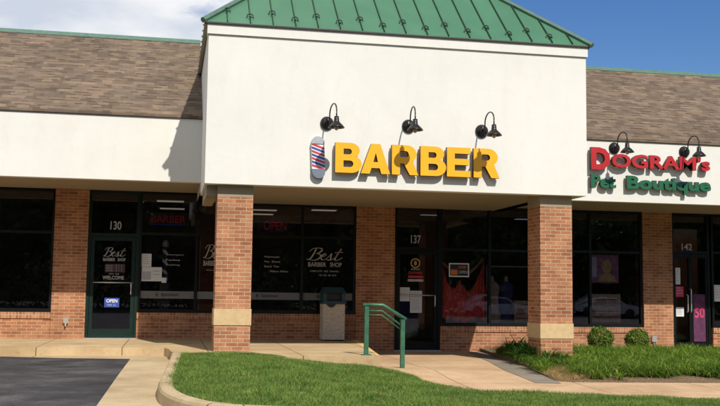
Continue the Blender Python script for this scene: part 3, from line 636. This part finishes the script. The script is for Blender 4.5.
# hose tap box on the left pilaster
t = empty('wall_spigot', (-2.12, WY, .34), 'small grey metal utility box low on the brick pilaster left of door 130', 'utility box')
B('housing', (-2.17, -2.07, WY-.06, WY-.001, .33, .44), ALU, t, .01); bm = bmesh.new(); tube(bm, [(-2.12, WY-.04, .33), (-2.12, WY-.07, .30), (-2.12, WY-.07, .27)], .02, 8); finish('spout', bm, ALU, t)
t = empty('wall_spigot', (11.36, WY, -.1), 'grey utility box at the foot of the brick pilaster left of door 142', 'utility box')
B('housing', (11.30, 11.42, WY-.06, WY-.001, -.02, .12), ALU, t, .01); bm = bmesh.new(); tube(bm, [(11.36, WY-.03, -.02), (11.36, WY-.03, -.2)], .015, 8); finish('spout', bm, ALU, t)
# litter bin
t = empty('trash_can', (3.53, 21.1, 0), 'square exposed-aggregate litter bin with a dark teal lid standing under the shop window', 'litter bin')
B('body', (3.29, 3.77, 20.87, 21.32, 0.03, .80), AGG, t, .02); B('plinth', (3.32, 3.74, 20.9, 21.29, 0.001, .03), BLACK, t)
bm = bmesh.new(); box(bm, 3.27, 3.80, 20.84, 21.35, .80, .86)
for d in ((3.29, 3.37, 20.87, 20.95, .86, 1.03), (3.70, 3.78, 20.87, 20.95, .86, 1.03), (3.29, 3.78, 21.23, 21.33, .86, 1.03), (3.29, 3.37, 20.95, 21.23, .86, 1.03), (3.70, 3.78, 20.95, 21.23, .86, 1.03)): box(bm, *d)
z = 1.03; w0 = (3.27, 3.80, 20.84, 21.35); w1 = (3.34, 3.73, 20.92, 21.28)
v = [bm.verts.new(c) for c in ((w0[0], w0[2], z), (w0[1], w0[2], z), (w0[1], w0[3], z), (w0[0], w0[3], z), (w1[0], w1[2], z+.13), (w1[1], w1[2], z+.13), (w1[1], w1[3], z+.13), (w1[0], w1[3], z+.13))]
for q in ((0, 3, 2, 1), (4, 5, 6, 7), (0, 1, 5, 4), (1, 2, 6, 5), (2, 3, 7, 6), (3, 0, 4, 7)): bm.faces.new([v[i] for i in q])
lid = finish('lid', bm, TEAL, t); B('opening', (3.37, 3.70, 20.96, 21.22, .865, 1.025), BLACK, lid)
bm = bmesh.new()
vs = [bm.verts.new((3.36+.22*i/8, 20.855, .80-.07*math.sin(math.pi*min(i/8*1.1, 1))-random.random()*.02)) for i in range(9)]; top = [bm.verts.new((3.36+.22*i/8, 20.85, .80)) for i in range(9)]
for i in range(8): bm.faces.new((vs[i], vs[i+1], top[i+1], top[i]))
finish('bin_liner', bm, BLACK, t)
# handrail
t = empty('handrail', (3.58, 16.15, -.2), 'short green steel handrail at the drop between the two walkways', 'handrail')
X0, X1, RY = 3.30, 3.93, 16.2
for x, zb, zt in ((X0, 0.002, .815), (X1, -.30, .60)):
    B('post', (x-.035, x+.035, RY-.035, RY+.035, zb, zt), RAILM, t, .008)
B('base_plate', (X0-.08, X0+.08, RY-.08, RY+.08, .001, .012), RAILM, t)
bm = bmesh.new(); tube(bm, [(X0-.06, RY, .84), (X0+.28, RY, .84), (X1+.06, RY, .60)], .032, 12); finish('top_rail', bm, RAILM, t, smooth=True)
bm = bmesh.new(); tube(bm, [(X0, RY, .74), (X0+.27, RY, .74), (X1, RY, .48)], .016, 8); finish('lower_rail', bm, RAILM, t, smooth=True)
bm = bmesh.new(); tube(bm, [(X0, RY+.03, .67), (X0+.27, RY+.03, .67), (X1, RY+.03, .41)], .012, 8); finish('lower_rail', bm, RAILM, t, smooth=True)
# ------------------------------------------------------------------ window displays of 137 and 142
def drape():
    cu = []; nx, nz = 60, 16; V = []
    for j in range(nz+1):
        for i in range(nx+1):
            u = i/nx; x = 6.17+1.08*u
            def swag(t, a, b, low): k = t*t*(3-2*t); return a+(b-a)*k-(low*math.sin(math.pi*t))
            edge = swag(u/.44, 1.86, 1.40, .40) if u < .44 else swag((u-.44)/.56, 1.40, 1.88, .46)
            edge = max(edge, .66); bot = .44+.05*math.sin(u*9)+.04*math.sin(u*31)
            z = edge+(bot-edge)*j/nz
            V.append((x, 21.80+.035*math.sin(u*55+1.5*math.sin(z*3))+.025*math.sin(u*23+z*2), z))
    T = [(j*(nx+1)+i, j*(nx+1)+i+1, (j+1)*(nx+1)+i+1, (j+1)*(nx+1)+i) for j in range(nz) for i in range(nx)]
    o = npmesh('display_drape', V, T, PINK, loc=(6.7, 21.8, .45)); o.modifiers.new('thick', 'SOLIDIFY').thickness = .006
    tag(o, 'rose red fabric swagged in two hanging peaks inside the window beside door 137', 'drape')
drape()
bm = bmesh.new(); tube(bm, [(6.17, 21.74, 1.80), (6.35, 21.74, 1.66), (6.5, 21.74, 1.50), (6.66, 21.74, 1.46), (6.82, 21.74, 1.50), (7.0, 21.74, 1.66), (7.2, 21.74, 1.88)], .035, 8)
tag(finish('garland', bm, TAN, smooth=True, loc=(6.7, 21.74, 1.46)), 'tan cloth sash slung below the framed placard in window 137', 'sash')
t = empty('framed_placard', (6.57, GY-.01, 1.44), 'white framed black and orange placard in the window beside door 137', 'sign')
B('border', (6.325, 6.81, GY-.014, GY-.004, 1.44, 1.76), WHITE, t); B('board', (6.355, 6.78, GY-.018, GY-.0145, 1.47, 1.73), BLACK, t); B('orange_print', (6.37, 6.53, GY-.022, GY-.0185, 1.49, 1.61), ORANGE, t)
text('NOW', 6.56, 6.74, 1.63, 1.70, GY-.0185, 'lettering', ORANGE, t, bold=.02); text('OPEN', 6.56, 6.76, 1.52, 1.59, GY-.0185, 'lettering', ETCH, t, bold=.02)
def form(x, mat, label):   # dress form wearing a garment
    t = empty('dress_form', (x, 22.0, -.25), label, 'dress form')
    bm = bmesh.new(); lathe(bm, [(.06, 1.62), (.14, 1.57), (.19, 1.50), (.17, 1.35), (.13, 1.18), (.17, 1.02), (.23, .75), (.27, .55), (.26, .54), (.001, .54)], (x, 22.0, -.25), n=20)
    for v in bm.verts: v.co.y = 22.0+(v.co.y-22)*.65; v.co.x += .015*math.sin(v.co.z*9+math.atan2(v.co.y-22, v.co.x-x)*5)
    finish('garment', bm, mat, t, smooth=True)
    bm = bmesh.new(); lathe(bm, [(.001, 1.74), (.045, 1.72), (.05, 1.66), (.055, 1.60)], (x, 22.0, -.25), n=14); finish('neck', bm, SKIN, t, smooth=True)
    bm = bmesh.new(); tube(bm, [(x, 22, .3), (x, 22, -.22)], .02, 8); lathe(bm, [(.17, -.25), (.15, -.235), (.02, -.22)], (x, 22, 0)); finish('stand', bm, BLACK, t)
form(7.50, CLOTH1, 'dress form in a beige garment just right of the mullion in window 137'); form(7.85, CLOTH2, 'dress form in a dark blue garment behind the window left of the right-hand pier')
bm = bmesh.new(); tube(bm, [(7.45, 22.25, 1.72), (8.7, 22.25, 1.72)], .018, 8); tube(bm, [(8.68, 22.25, 1.72), (8.68, 22.25, -.25)], .018, 8); tube(bm, [(7.46, 22.25, 1.72), (7.46, 22.25, -.25)], .018, 8)
tag(finish('clothes_rail', bm, ALU, loc=(8, 22.25, -.25)), 'metal clothes rail standing behind the dress forms in window 137', 'clothes rail')
def crate(x0, x1, z0, z1, y, label):
    t = empty('display_crate', ((x0+x1)/2, y, z0), label, 'crate'); n = 5; h = (z1-z0)/n
    Bs('slats', [(x0, x1, y, y+.02, z0+i*h+.008, z0+(i+1)*h-.008) for i in range(n)], TAN, t)
    Bs('corner_posts', [(x0, x0+.05, y+.02, y+.3, z0, z1), (x1-.05, x1, y+.02, y+.3, z0, z1)], TAN, t)
crate(9.95, 10.70, .41, 1.1, 21.85, 'tan slatted crate below the colourful poster in the window right of the pier'); crate(7.98, 8.7, .40, .92, 21.78, 'slatted crate low behind the glass left of the right-hand pier')
# poster: plain stand-in of purple ground with golden shape
MAUVE = plain('mauve_print', (.26, .10, .17), .6, 0, .5, 12)
t = empty('window_poster', (10.22, 21.70, 1.36), 'square purple poster with a pale golden bust shape in the window right of the pier', 'poster')
B('sheet', (9.89, 10.58, 21.70, 21.704, 1.36, 2.04), MAUVE, t)
bm = bmesh.new()
for c in (arc(10.28, 1.75, .13, .17, 0, 360, 20)[:-1], [(10.05, 1.40), (10.10, 1.52), (10.2, 1.58), (10.36, 1.58), (10.46, 1.52), (10.52, 1.40)][::-1]): bm.faces.new([bm.verts.new((x, 21.696, z)) for x, z in c])
finish('print', bm, GOLD, t); B('side_print', (9.90, 10.02, 21.695, 21.698, 1.5, 1.98), ETCH, t)
sheet('window_card', 9.0, 9.3, .98, 1.10, 'small white card in the narrow pane beside the right-hand pier', 'notice', lines=2)
sheet('door_notice', 11.99, 12.14, 1.35, 1.75, 'upper white notice with red edge on the left leaf of door 142', 'notice'); sheet('door_notice', 12.0, 12.22, 1.05, 1.30, 'middle pale pink notice on the left leaf of door 142', 'notice', DKPINK, 3)
sheet('door_notice', 12.0, 12.22, .58, .80, 'lowest white notice on the left leaf of door 142', 'notice')
t = sheet('door_poster', 12.47, 12.80, -.02, 1.12, 'tall purple poster with 50 in large digits on the right leaf of door 142', 'poster', PURPLE, 0); text('50', 12.5, 12.76, .55, .8, GY-.007, 'lettering', DKPINK, t, bold=.02)
sheet('window_card', 13.02, 13.3, .95, 1.35, 'white notice at the left edge of the window right of door 142', 'notice')
# ------------------------------------------------------------------ planting
BOX = leaf_mat('boxwood_leaves', [(.045, .10, .012), (.085, .17, .018), (.15, .26, .03), (.20, .22, .06)], .55, 9)
def leaves(name, C, Nrm, size, mat, **k):
    N = len(C); a = rng.normal(size=(N, 3)); t1 = np.cross(Nrm, a); t1 /= np.linalg.norm(t1, axis=1)[:, None]+1e-9; t2 = np.cross(Nrm, t1)
    s = size*rng.uniform(.6, 1.3, N)[:, None]
    V = np.stack([C-t1*s, C+t2*s*.55, C+t1*s, C-t2*s*.55], 1).reshape(-1, 3); return npmesh(name, V, np.arange(4*N).reshape(-1, 4), mat, **k)
def shrub(x, y, z, r, label, h=1.):
    t = empty('round_shrub', (x, y, z), label, 'shrub', 'clipped round shrubs by the window')
    N = 4300; d = rng.normal(size=(N, 3)); d /= np.linalg.norm(d, axis=1)[:, None]
    ph = rng.uniform(0, 6, 6)
    lump = 1+.05*np.sin(d[:, 0]*15+ph[3])*np.sin(d[:, 1]*13+ph[4])+.07*np.sin(d[:, 0]*7+ph[0])*np.sin(d[:, 2]*6+ph[1])+.06*np.sin(d[:, 1]*9+ph[2])
    rad = r*lump*(rng.uniform(.55, 1, N)**.35)*(1+.16*rng.random(N)*(rng.random(N) > .88)); C = d*rad[:, None]*np.array([1, 1, h])+np.array([0, 0, r*h*.93])
    nn = d+rng.normal(size=(N, 3))*.7; nn /= np.linalg.norm(nn, axis=1)[:, None]
    leaves('foliage', C, nn, .021, BOX, parent=t)
    bm = bmesh.new()
    for i in range(6):
        a = i; tube(bm, [(x, y, z-.02), (x+.07*math.cos(a), y+.07*math.sin(a), z+.15), (x+.17*math.cos(a), y+.17*math.sin(a), z+.35)], [.014, .01, .004], 6)
    finish('stems', bm, TAN, t)
shrub(9.42, 20.25, -.17, .275, 'left of two clipped round shrubs, under the window with the purple poster'); shrub(10.33, 20.3, -.17, .265, 'right of two clipped round shrubs, beside the brick pilaster', .96)
def arching(X, Y, Z, nb, L, w, droop):
    """strap leaves arching out of clump centres: quads strips of 4 segments"""
    n = len(X)*nb; cx = np.repeat(X, nb); cy_ = np.repeat(Y, nb); cz = np.repeat(Z, nb)
    a = rng.uniform(0, 2*np.pi, n); l = L*rng.uniform(.4, 1.15, n)*np.repeat(rng.uniform(.7, 1.12, len(X)), nb); e0 = rng.uniform(.75, 1.45, n); ww = w*rng.uniform(.7, 1.2, n)
    V = np.zeros((n, 10, 3)); px = cx+rng.normal(0, .02, n); py = cy_+rng.normal(0, .02, n); pz = cz.copy(); el = e0.copy(); s = np.stack([-np.sin(a), np.cos(a)], 1)
    for k in range(5):
        wk = ww*(1, 1, .85, .55, .06)[k]/2
        V[:, 2*k, 0] = px-s[:, 0]*wk; V[:, 2*k, 1] = py-s[:, 1]*wk; V[:, 2*k, 2] = pz
        V[:, 2*k+1, 0] = px+s[:, 0]*wk; V[:, 2*k+1, 1] = py+s[:, 1]*wk; V[:, 2*k+1, 2] = pz
        px = px+np.cos(a)*np.cos(el)*l/4; py = py+np.sin(a)*np.cos(el)*l/4; pz = pz+np.sin(el)*l/4; el = el-droop*rng.uniform(.7, 1.3, n)
    T = (np.arange(n)[:, None, None]*10+np.array([[0, 1, 3, 2], [2, 3, 5, 4], [4, 5, 7, 6], [6, 7, 9, 8]])[None]).reshape(-1, 4)
    return V.reshape(-1, 3), T
LIRI = leaf_mat('ground_cover_blades', [(.05, .12, .012), (.10, .22, .02), (.17, .31, .03), (.33, .33, .10)], .55, 1.6)
N = 3000; X = rng.uniform(6.3, 15.9, N); Y = rng.uniform(14.7, 20.0, N)
lim = 14.78+.25*np.sin(X*1.7)+.12*np.sin(X*5.3)
k = (Y > lim) & (Y < 19.75-.5*(X > 11.3)) & inpoly(BED, X, Y) & ~((X > 6.3) & (X < 6.75+.15*np.sin(Y*4)) & (Y < 15.7+.3*np.sin(X*5))) & ~((X > 6.72) & (X < 7.48) & (Y > 17.05) & (Y < 17.85))
X, Y = X[k], Y[k]; Z = np.array([zbed(a, b) for a, b in zip(X, Y)])
V, T = arching(X, Y, Z, 66, .36*(1), .009, .5)
tag(npmesh('ground_cover', V, T, LIRI), 'bright green grassy ground cover filling the bed right of the pier', 'ground cover', kind='stuff')
DAY = leaf_mat('daylily_blades', [(.03, .09, .018), (.06, .16, .028), (.10, .23, .04)], .5, 3)
def clump(x, y, label, nb=150, L=.55, n=9, r=.22):
    z = zbed(x, y); a = rng.uniform(0, 6.28, n); q = r*np.sqrt(rng.uniform(0, 1, n)); xx = x+q*np.cos(a); yy = y+q*np.sin(a)
    V, T = arching(xx, yy, np.full(n, z), nb//n*4, L, .02, .38)
    tag(npmesh('leafy_plant', V, T, DAY, loc=(x, y, z)), label, 'plant', 'strap-leaved plants left of the right-hand pier')
clump(6.98, 18.9, 'strap-leaved plant at the far left end of the bed beside the low brick wall'); clump(6.72, 17.6, 'strap-leaved plant overhanging the grey path edge left of the pier', L=.5)
clump(6.9, 16.75, 'dark strap-leaved plant in front of the right-hand pier', L=.42); clump(7.35, 18.6, 'tall strap-leaved plant in the shade between the pier and the low wall', L=.6)
DRY = leaf_mat('dry_grass', [(.30, .20, .08), (.42, .30, .14), (.52, .40, .22), (.22, .2, .06)], .8, 4)
N = 9000; X = rng.uniform(6.2, 7.5, N); Y = rng.uniform(14.85, 16.3, N); k = (X < 6.95+.12*np.sin(Y*7)) & (Y < 15.75+.3*np.sin(X*4)) & inpoly(BED, X, Y) & (rng.random(N) > .25); X, Y = X[k], Y[k]
V, T = blades(X, Y, np.array([zbed(a, b) for a, b in zip(X, Y)]), .085, .008, 2.2); tag(npmesh('dry_grass', V, T, DRY), 'patch of straw-coloured dry grass at the front corner of the bed', 'dry grass', kind='stuff')
STN = plain('pale_stone', (.55, .45, .33), .9, 0, .2, 10)
for i, (x, y, s) in enumerate(((8.55, 19.9, .13), (8.85, 20.1, .16), (9.95, 20.4, .12))):
    bm = bmesh.new(); bmesh.ops.create_icosphere(bm, subdivisions=2, radius=s)
    for v in bm.verts: v.co *= 1+.25*noise.noise(v.co*9+Vector((i, 0, 0))); v.co.z *= .6; v.co += Vector((x, y, zbed(x, y)+.04))
    tag(finish('landscape_rock', bm, STN, loc=(x, y, zbed(x, y))), ('pale landscape rock nearest the right-hand pier', 'larger pale rock beside the left round shrub', 'pale rock between the two round shrubs')[i], 'rock', 'pale rocks in the bed')
# ------------------------------------------------------------------ across the lot, behind the photographer (seen in the glass)
TREEL = leaf_mat('tree_leaves', [(.03, .07, .012), (.06, .12, .02), (.10, .16, .03)], .6, .5); BARK = plain('bark', (.12, .085, .06), .95, 0, .4, 6)
def tree(x, y, h, label):
    t = empty('tree', (x, y, -.5), label, 'tree', 'trees across the parking lot'); bm = bmesh.new(); tube(bm, [(x, y, -.6), (x+.1, y, h*.3), (x, y+.1, h*.6), (x+.1, y, h*.9)], [.28, .2, .14, .04], 8)
    C = []
    for i in range(13):
        a = i*2.4; rr = h*.22; c = Vector((x+rr*math.cos(a)*random.uniform(.5, 1.1), y+rr*math.sin(a), h*random.uniform(.22, .88))); tube(bm, [(x, y, h*.35), c], [.09, .02], 6); C.append(c)
    finish('trunk', bm, BARK, t); n = 900; P = []
    for c in C: P.append(np.array(c)+rng.normal(size=(n, 3))*h*np.array([.10, .10, .085]))
    P = np.concatenate(P)-np.array([x, y, -.5]); q = rng.normal(size=P.shape); q /= np.linalg.norm(q, axis=1)[:, None]; leaves('crown', P, q, .30, TREEL, parent=t)
for i in range(15): tree(-26+i*6.2+random.uniform(-1, 1), -30+random.uniform(-4, 4), random.uniform(10, 14), 'broadleaf tree across the parking lot, number in the row from the west: '+('first second third fourth fifth sixth seventh eighth ninth tenth eleventh twelfth thirteenth fourteenth fifteenth'.split()[i]))
def car(x, y, rz, paint, label):
    t = empty('parked_car', (0, 0, 0), label, 'car', 'cars parked across the lot')
    prof = [(-2.2, .35), (-2.25, .6), (-2.15, .85), (-1.75, .95), (-1.1, 1.38), (-.2, 1.45), (.55, 1.38), (1.1, .98), (1.9, .85), (2.2, .65), (2.22, .35), (1.75, .3), (1.3, .3), (-1.0, .3), (-1.7, .3)]
    bm = bmesh.new(); rows = []
    for yy, k in ((-.86, 0), (-.8, 1), (.8, 1), (.86, 0)):
        rows.append([bm.verts.new((px, yy*(.80 if pz > 1.1 else 1), pz if k or pz < 1.1 else pz-.05)) for px, pz in prof])
    for a in range(3):
        for i in range(len(prof)): bm.faces.new((rows[a][i], rows[a][(i+1) % len(prof)], rows[a+1][(i+1) % len(prof)], rows[a+1][i]))
    bm.faces.new(rows[0][::-1]); bm.faces.new(rows[3]); bmesh.ops.recalc_face_normals(bm, faces=bm.faces); finish('body', bm, paint, t, bevel=.02)
    bm = bmesh.new()
    for s in (-1, 1):
        for c in (((-1.15, .98), (-.95, 1.30), (-.2, 1.36), (-.2, .98)), ((-.1, .98), (-.1, 1.36), (.5, 1.30), (.9, .98))): bm.faces.new([bm.verts.new((a, s*(.865-.15*(b-.98)), b)) for a, b in c])
    finish('side_window', bm, BLACK, t)
    for a in (-1.35, 1.4):
        for s in (-1, 1):
            bm = bmesh.new(); lathe(bm, [(.001, -.11), (.2, -.11), (.33, -.1), (.33, .1), (.2, .11), (.001, .11)], (a, s*.78, .33), 'Y', 20); finish('wheel', bm, BLACK, t, smooth=True)
    t.location = (x, y, zlot(x)); t.rotation_euler = (0, 0, rz)
def backdrop_hills():  # unseen dark mass added to fill sky gaps in the window reflections
    bm = bmesh.new(); nx = 90; rows = []
    for j, (yy, k) in enumerate(((-48, 0), (-58, .55), (-72, .9), (-95, 1.), (-140, .9), (-200, .3), (-230, 0))):
        rows.append([bm.verts.new((-170+4.4*i, yy+3*noise.noise((i*.3, j, 5)), -.8+k*(16+3.5*noise.noise((i*.21, j*.3, 1.)))+(.7*noise.noise((i*.9, j, 2.)) if k else 0))) for i in range(nx)])
    for j in range(len(rows)-1):
        for i in range(nx-1): bm.faces.new((rows[j][i], rows[j+1][i], rows[j+1][i+1], rows[j][i+1]))
    bmesh.ops.recalc_face_normals(bm, faces=bm.faces)
    tag(finish('backdrop_hills', bm, plain('backdrop_hill_green', (.035, .055, .02), .95, 0, .6, .25), smooth=True), kind='structure')
backdrop_hills()
def hedge(x0, x1, y, label):  # unseen leafy row added to cover the pale band reflected in the glass
    N = 9000; C = np.stack([rng.uniform(x0, x1, N), y+rng.uniform(-.6, .6, N), rng.uniform(-.5, 2.6, N)+.25*np.sin(rng.uniform(0, 9, N))], 1)
    q = rng.normal(size=C.shape); q /= np.linalg.norm(q, axis=1)[:, None]
    o = leaves('hedge', C, q, .16, TREEL, loc=(x0, y, -.5)); tag(o, label, 'hedge')
hedge(-28, 14, -24, 'long clipped hedge added unseen to darken the window reflections, western stretch'); hedge(15, 64, -25, 'long clipped hedge added unseen to darken the window reflections, eastern stretch')
CARW = plain('silver_paint', (.62, .63, .65), .25, .3, .02); CARB = plain('dark_blue_paint', (.03, .04, .09), .25, .2, .02)
car(29.5, -20, .1, CARW, 'silver car parked across the lot'); car(15.5, -18, 0, CARB, 'dark blue car parked across the lot'); car(22, -19, .05, CARW, 'pale car parked beside the dark blue car across the lot')
# ------------------------------------------------------------------ light
sv = Vector((.26, -1, .98)).normalized()
sun = bpy.data.objects.new('sun', bpy.data.lights.new('sun', 'SUN')); COL.objects.link(sun); sun.data.energy = 4.9; sun.data.angle = math.radians(.53); sun.data.color = (1, .945, .85)
sun.rotation_euler = sv.to_track_quat('Z', 'Y').to_euler()
W = bpy.data.worlds.new('World'); S.world = W; W.use_nodes = True; nt = W.node_tree; nt.nodes.clear()
out = nt.nodes.new('ShaderNodeOutputWorld'); bg = nt.nodes.new('ShaderNodeBackground'); bg.inputs[1].default_value = .054
sky = nt.nodes.new('ShaderNodeTexSky'); sky.sky_type = 'NISHITA'; sky.sun_disc = False; sky.sun_elevation = math.asin(sv.z); sky.sun_rotation = math.atan2(sv.x, sv.y); sky.ozone_density = 2.2; sky.air_density = 1; sky.dust_density = .4
L = nt.links.new
tc = nt.nodes.new('ShaderNodeTexCoord'); sep = nt.nodes.new('ShaderNodeSeparateXYZ'); L(tc.outputs['Generated'], sep.inputs[0])
def mth(op, a, b):
    x = nt.nodes.new('ShaderNodeMath'); x.operation = op; x.use_clamp = False
    for i, v in enumerate((a, b)):
        if isinstance(v, (int, float)): x.inputs[i].default_value = v
        else: L(v, x.inputs[i])
    return x.outputs[0]
mp = nt.nodes.new('ShaderNodeMapping'); mp.inputs['Scale'].default_value = (1, 1, 2.6); L(tc.outputs['Generated'], mp.inputs[0])
nz = nt.nodes.new('ShaderNodeTexNoise'); nz.inputs['Scale'].default_value = 5.5; nz.inputs['Detail'].default_value = 8; nz.inputs['Roughness'].default_value = .55; L(mp.outputs[0], nz.inputs['Vector'])
az = mth('MULTIPLY', mth('SUBTRACT', .24, sep.outputs[0]), 1.3)     # cloud bank towards the left of the street
cov = mth('ADD', nz.outputs['Fac'], az)
rp = nt.nodes.new('ShaderNodeMapRange'); rp.inputs[1].default_value = .52; rp.inputs[2].default_value = .66; L(cov, rp.inputs[0])
n2 = nt.nodes.new('ShaderNodeTexNoise'); n2.inputs['Scale'].default_value = 9; n2.inputs['Detail'].default_value = 6; L(mp.outputs[0], n2.inputs['Vector'])
cr = nt.nodes.new('ShaderNodeValToRGB'); cr.color_ramp.elements[0].position = .36; cr.color_ramp.elements[0].color = (11.5, 12.6, 14.6, 1); cr.color_ramp.elements[1].position = .62; cr.color_ramp.elements[1].color = (17, 17.2, 17.6, 1); L(n2.outputs['Fac'], cr.inputs[0])
mx = nt.nodes.new('ShaderNodeMix'); mx.data_type = 'RGBA'; L(rp.outputs[0], mx.inputs[0]); hs = nt.nodes.new('ShaderNodeHueSaturation'); hs.inputs['Hue'].default_value = .512; hs.inputs['Saturation'].default_value = 1.32; hs.inputs['Value'].default_value = 1.95; L(sky.outputs[0], hs.inputs['Color']); L(hs.outputs[0], mx.inputs[6]); L(cr.outputs[0], mx.inputs[7])
L(mx.outputs[2], bg.inputs[0]); L(bg.outputs[0], out.inputs[0])
vs_ = S.view_settings; vs_.view_transform = 'Standard'; vs_.look = 'None'; vs_.gamma = 1; vs_.exposure = 0; vs_.use_curve_mapping = False
S.cycles.max_bounces = 8; S.cycles.transparent_max_bounces = 12
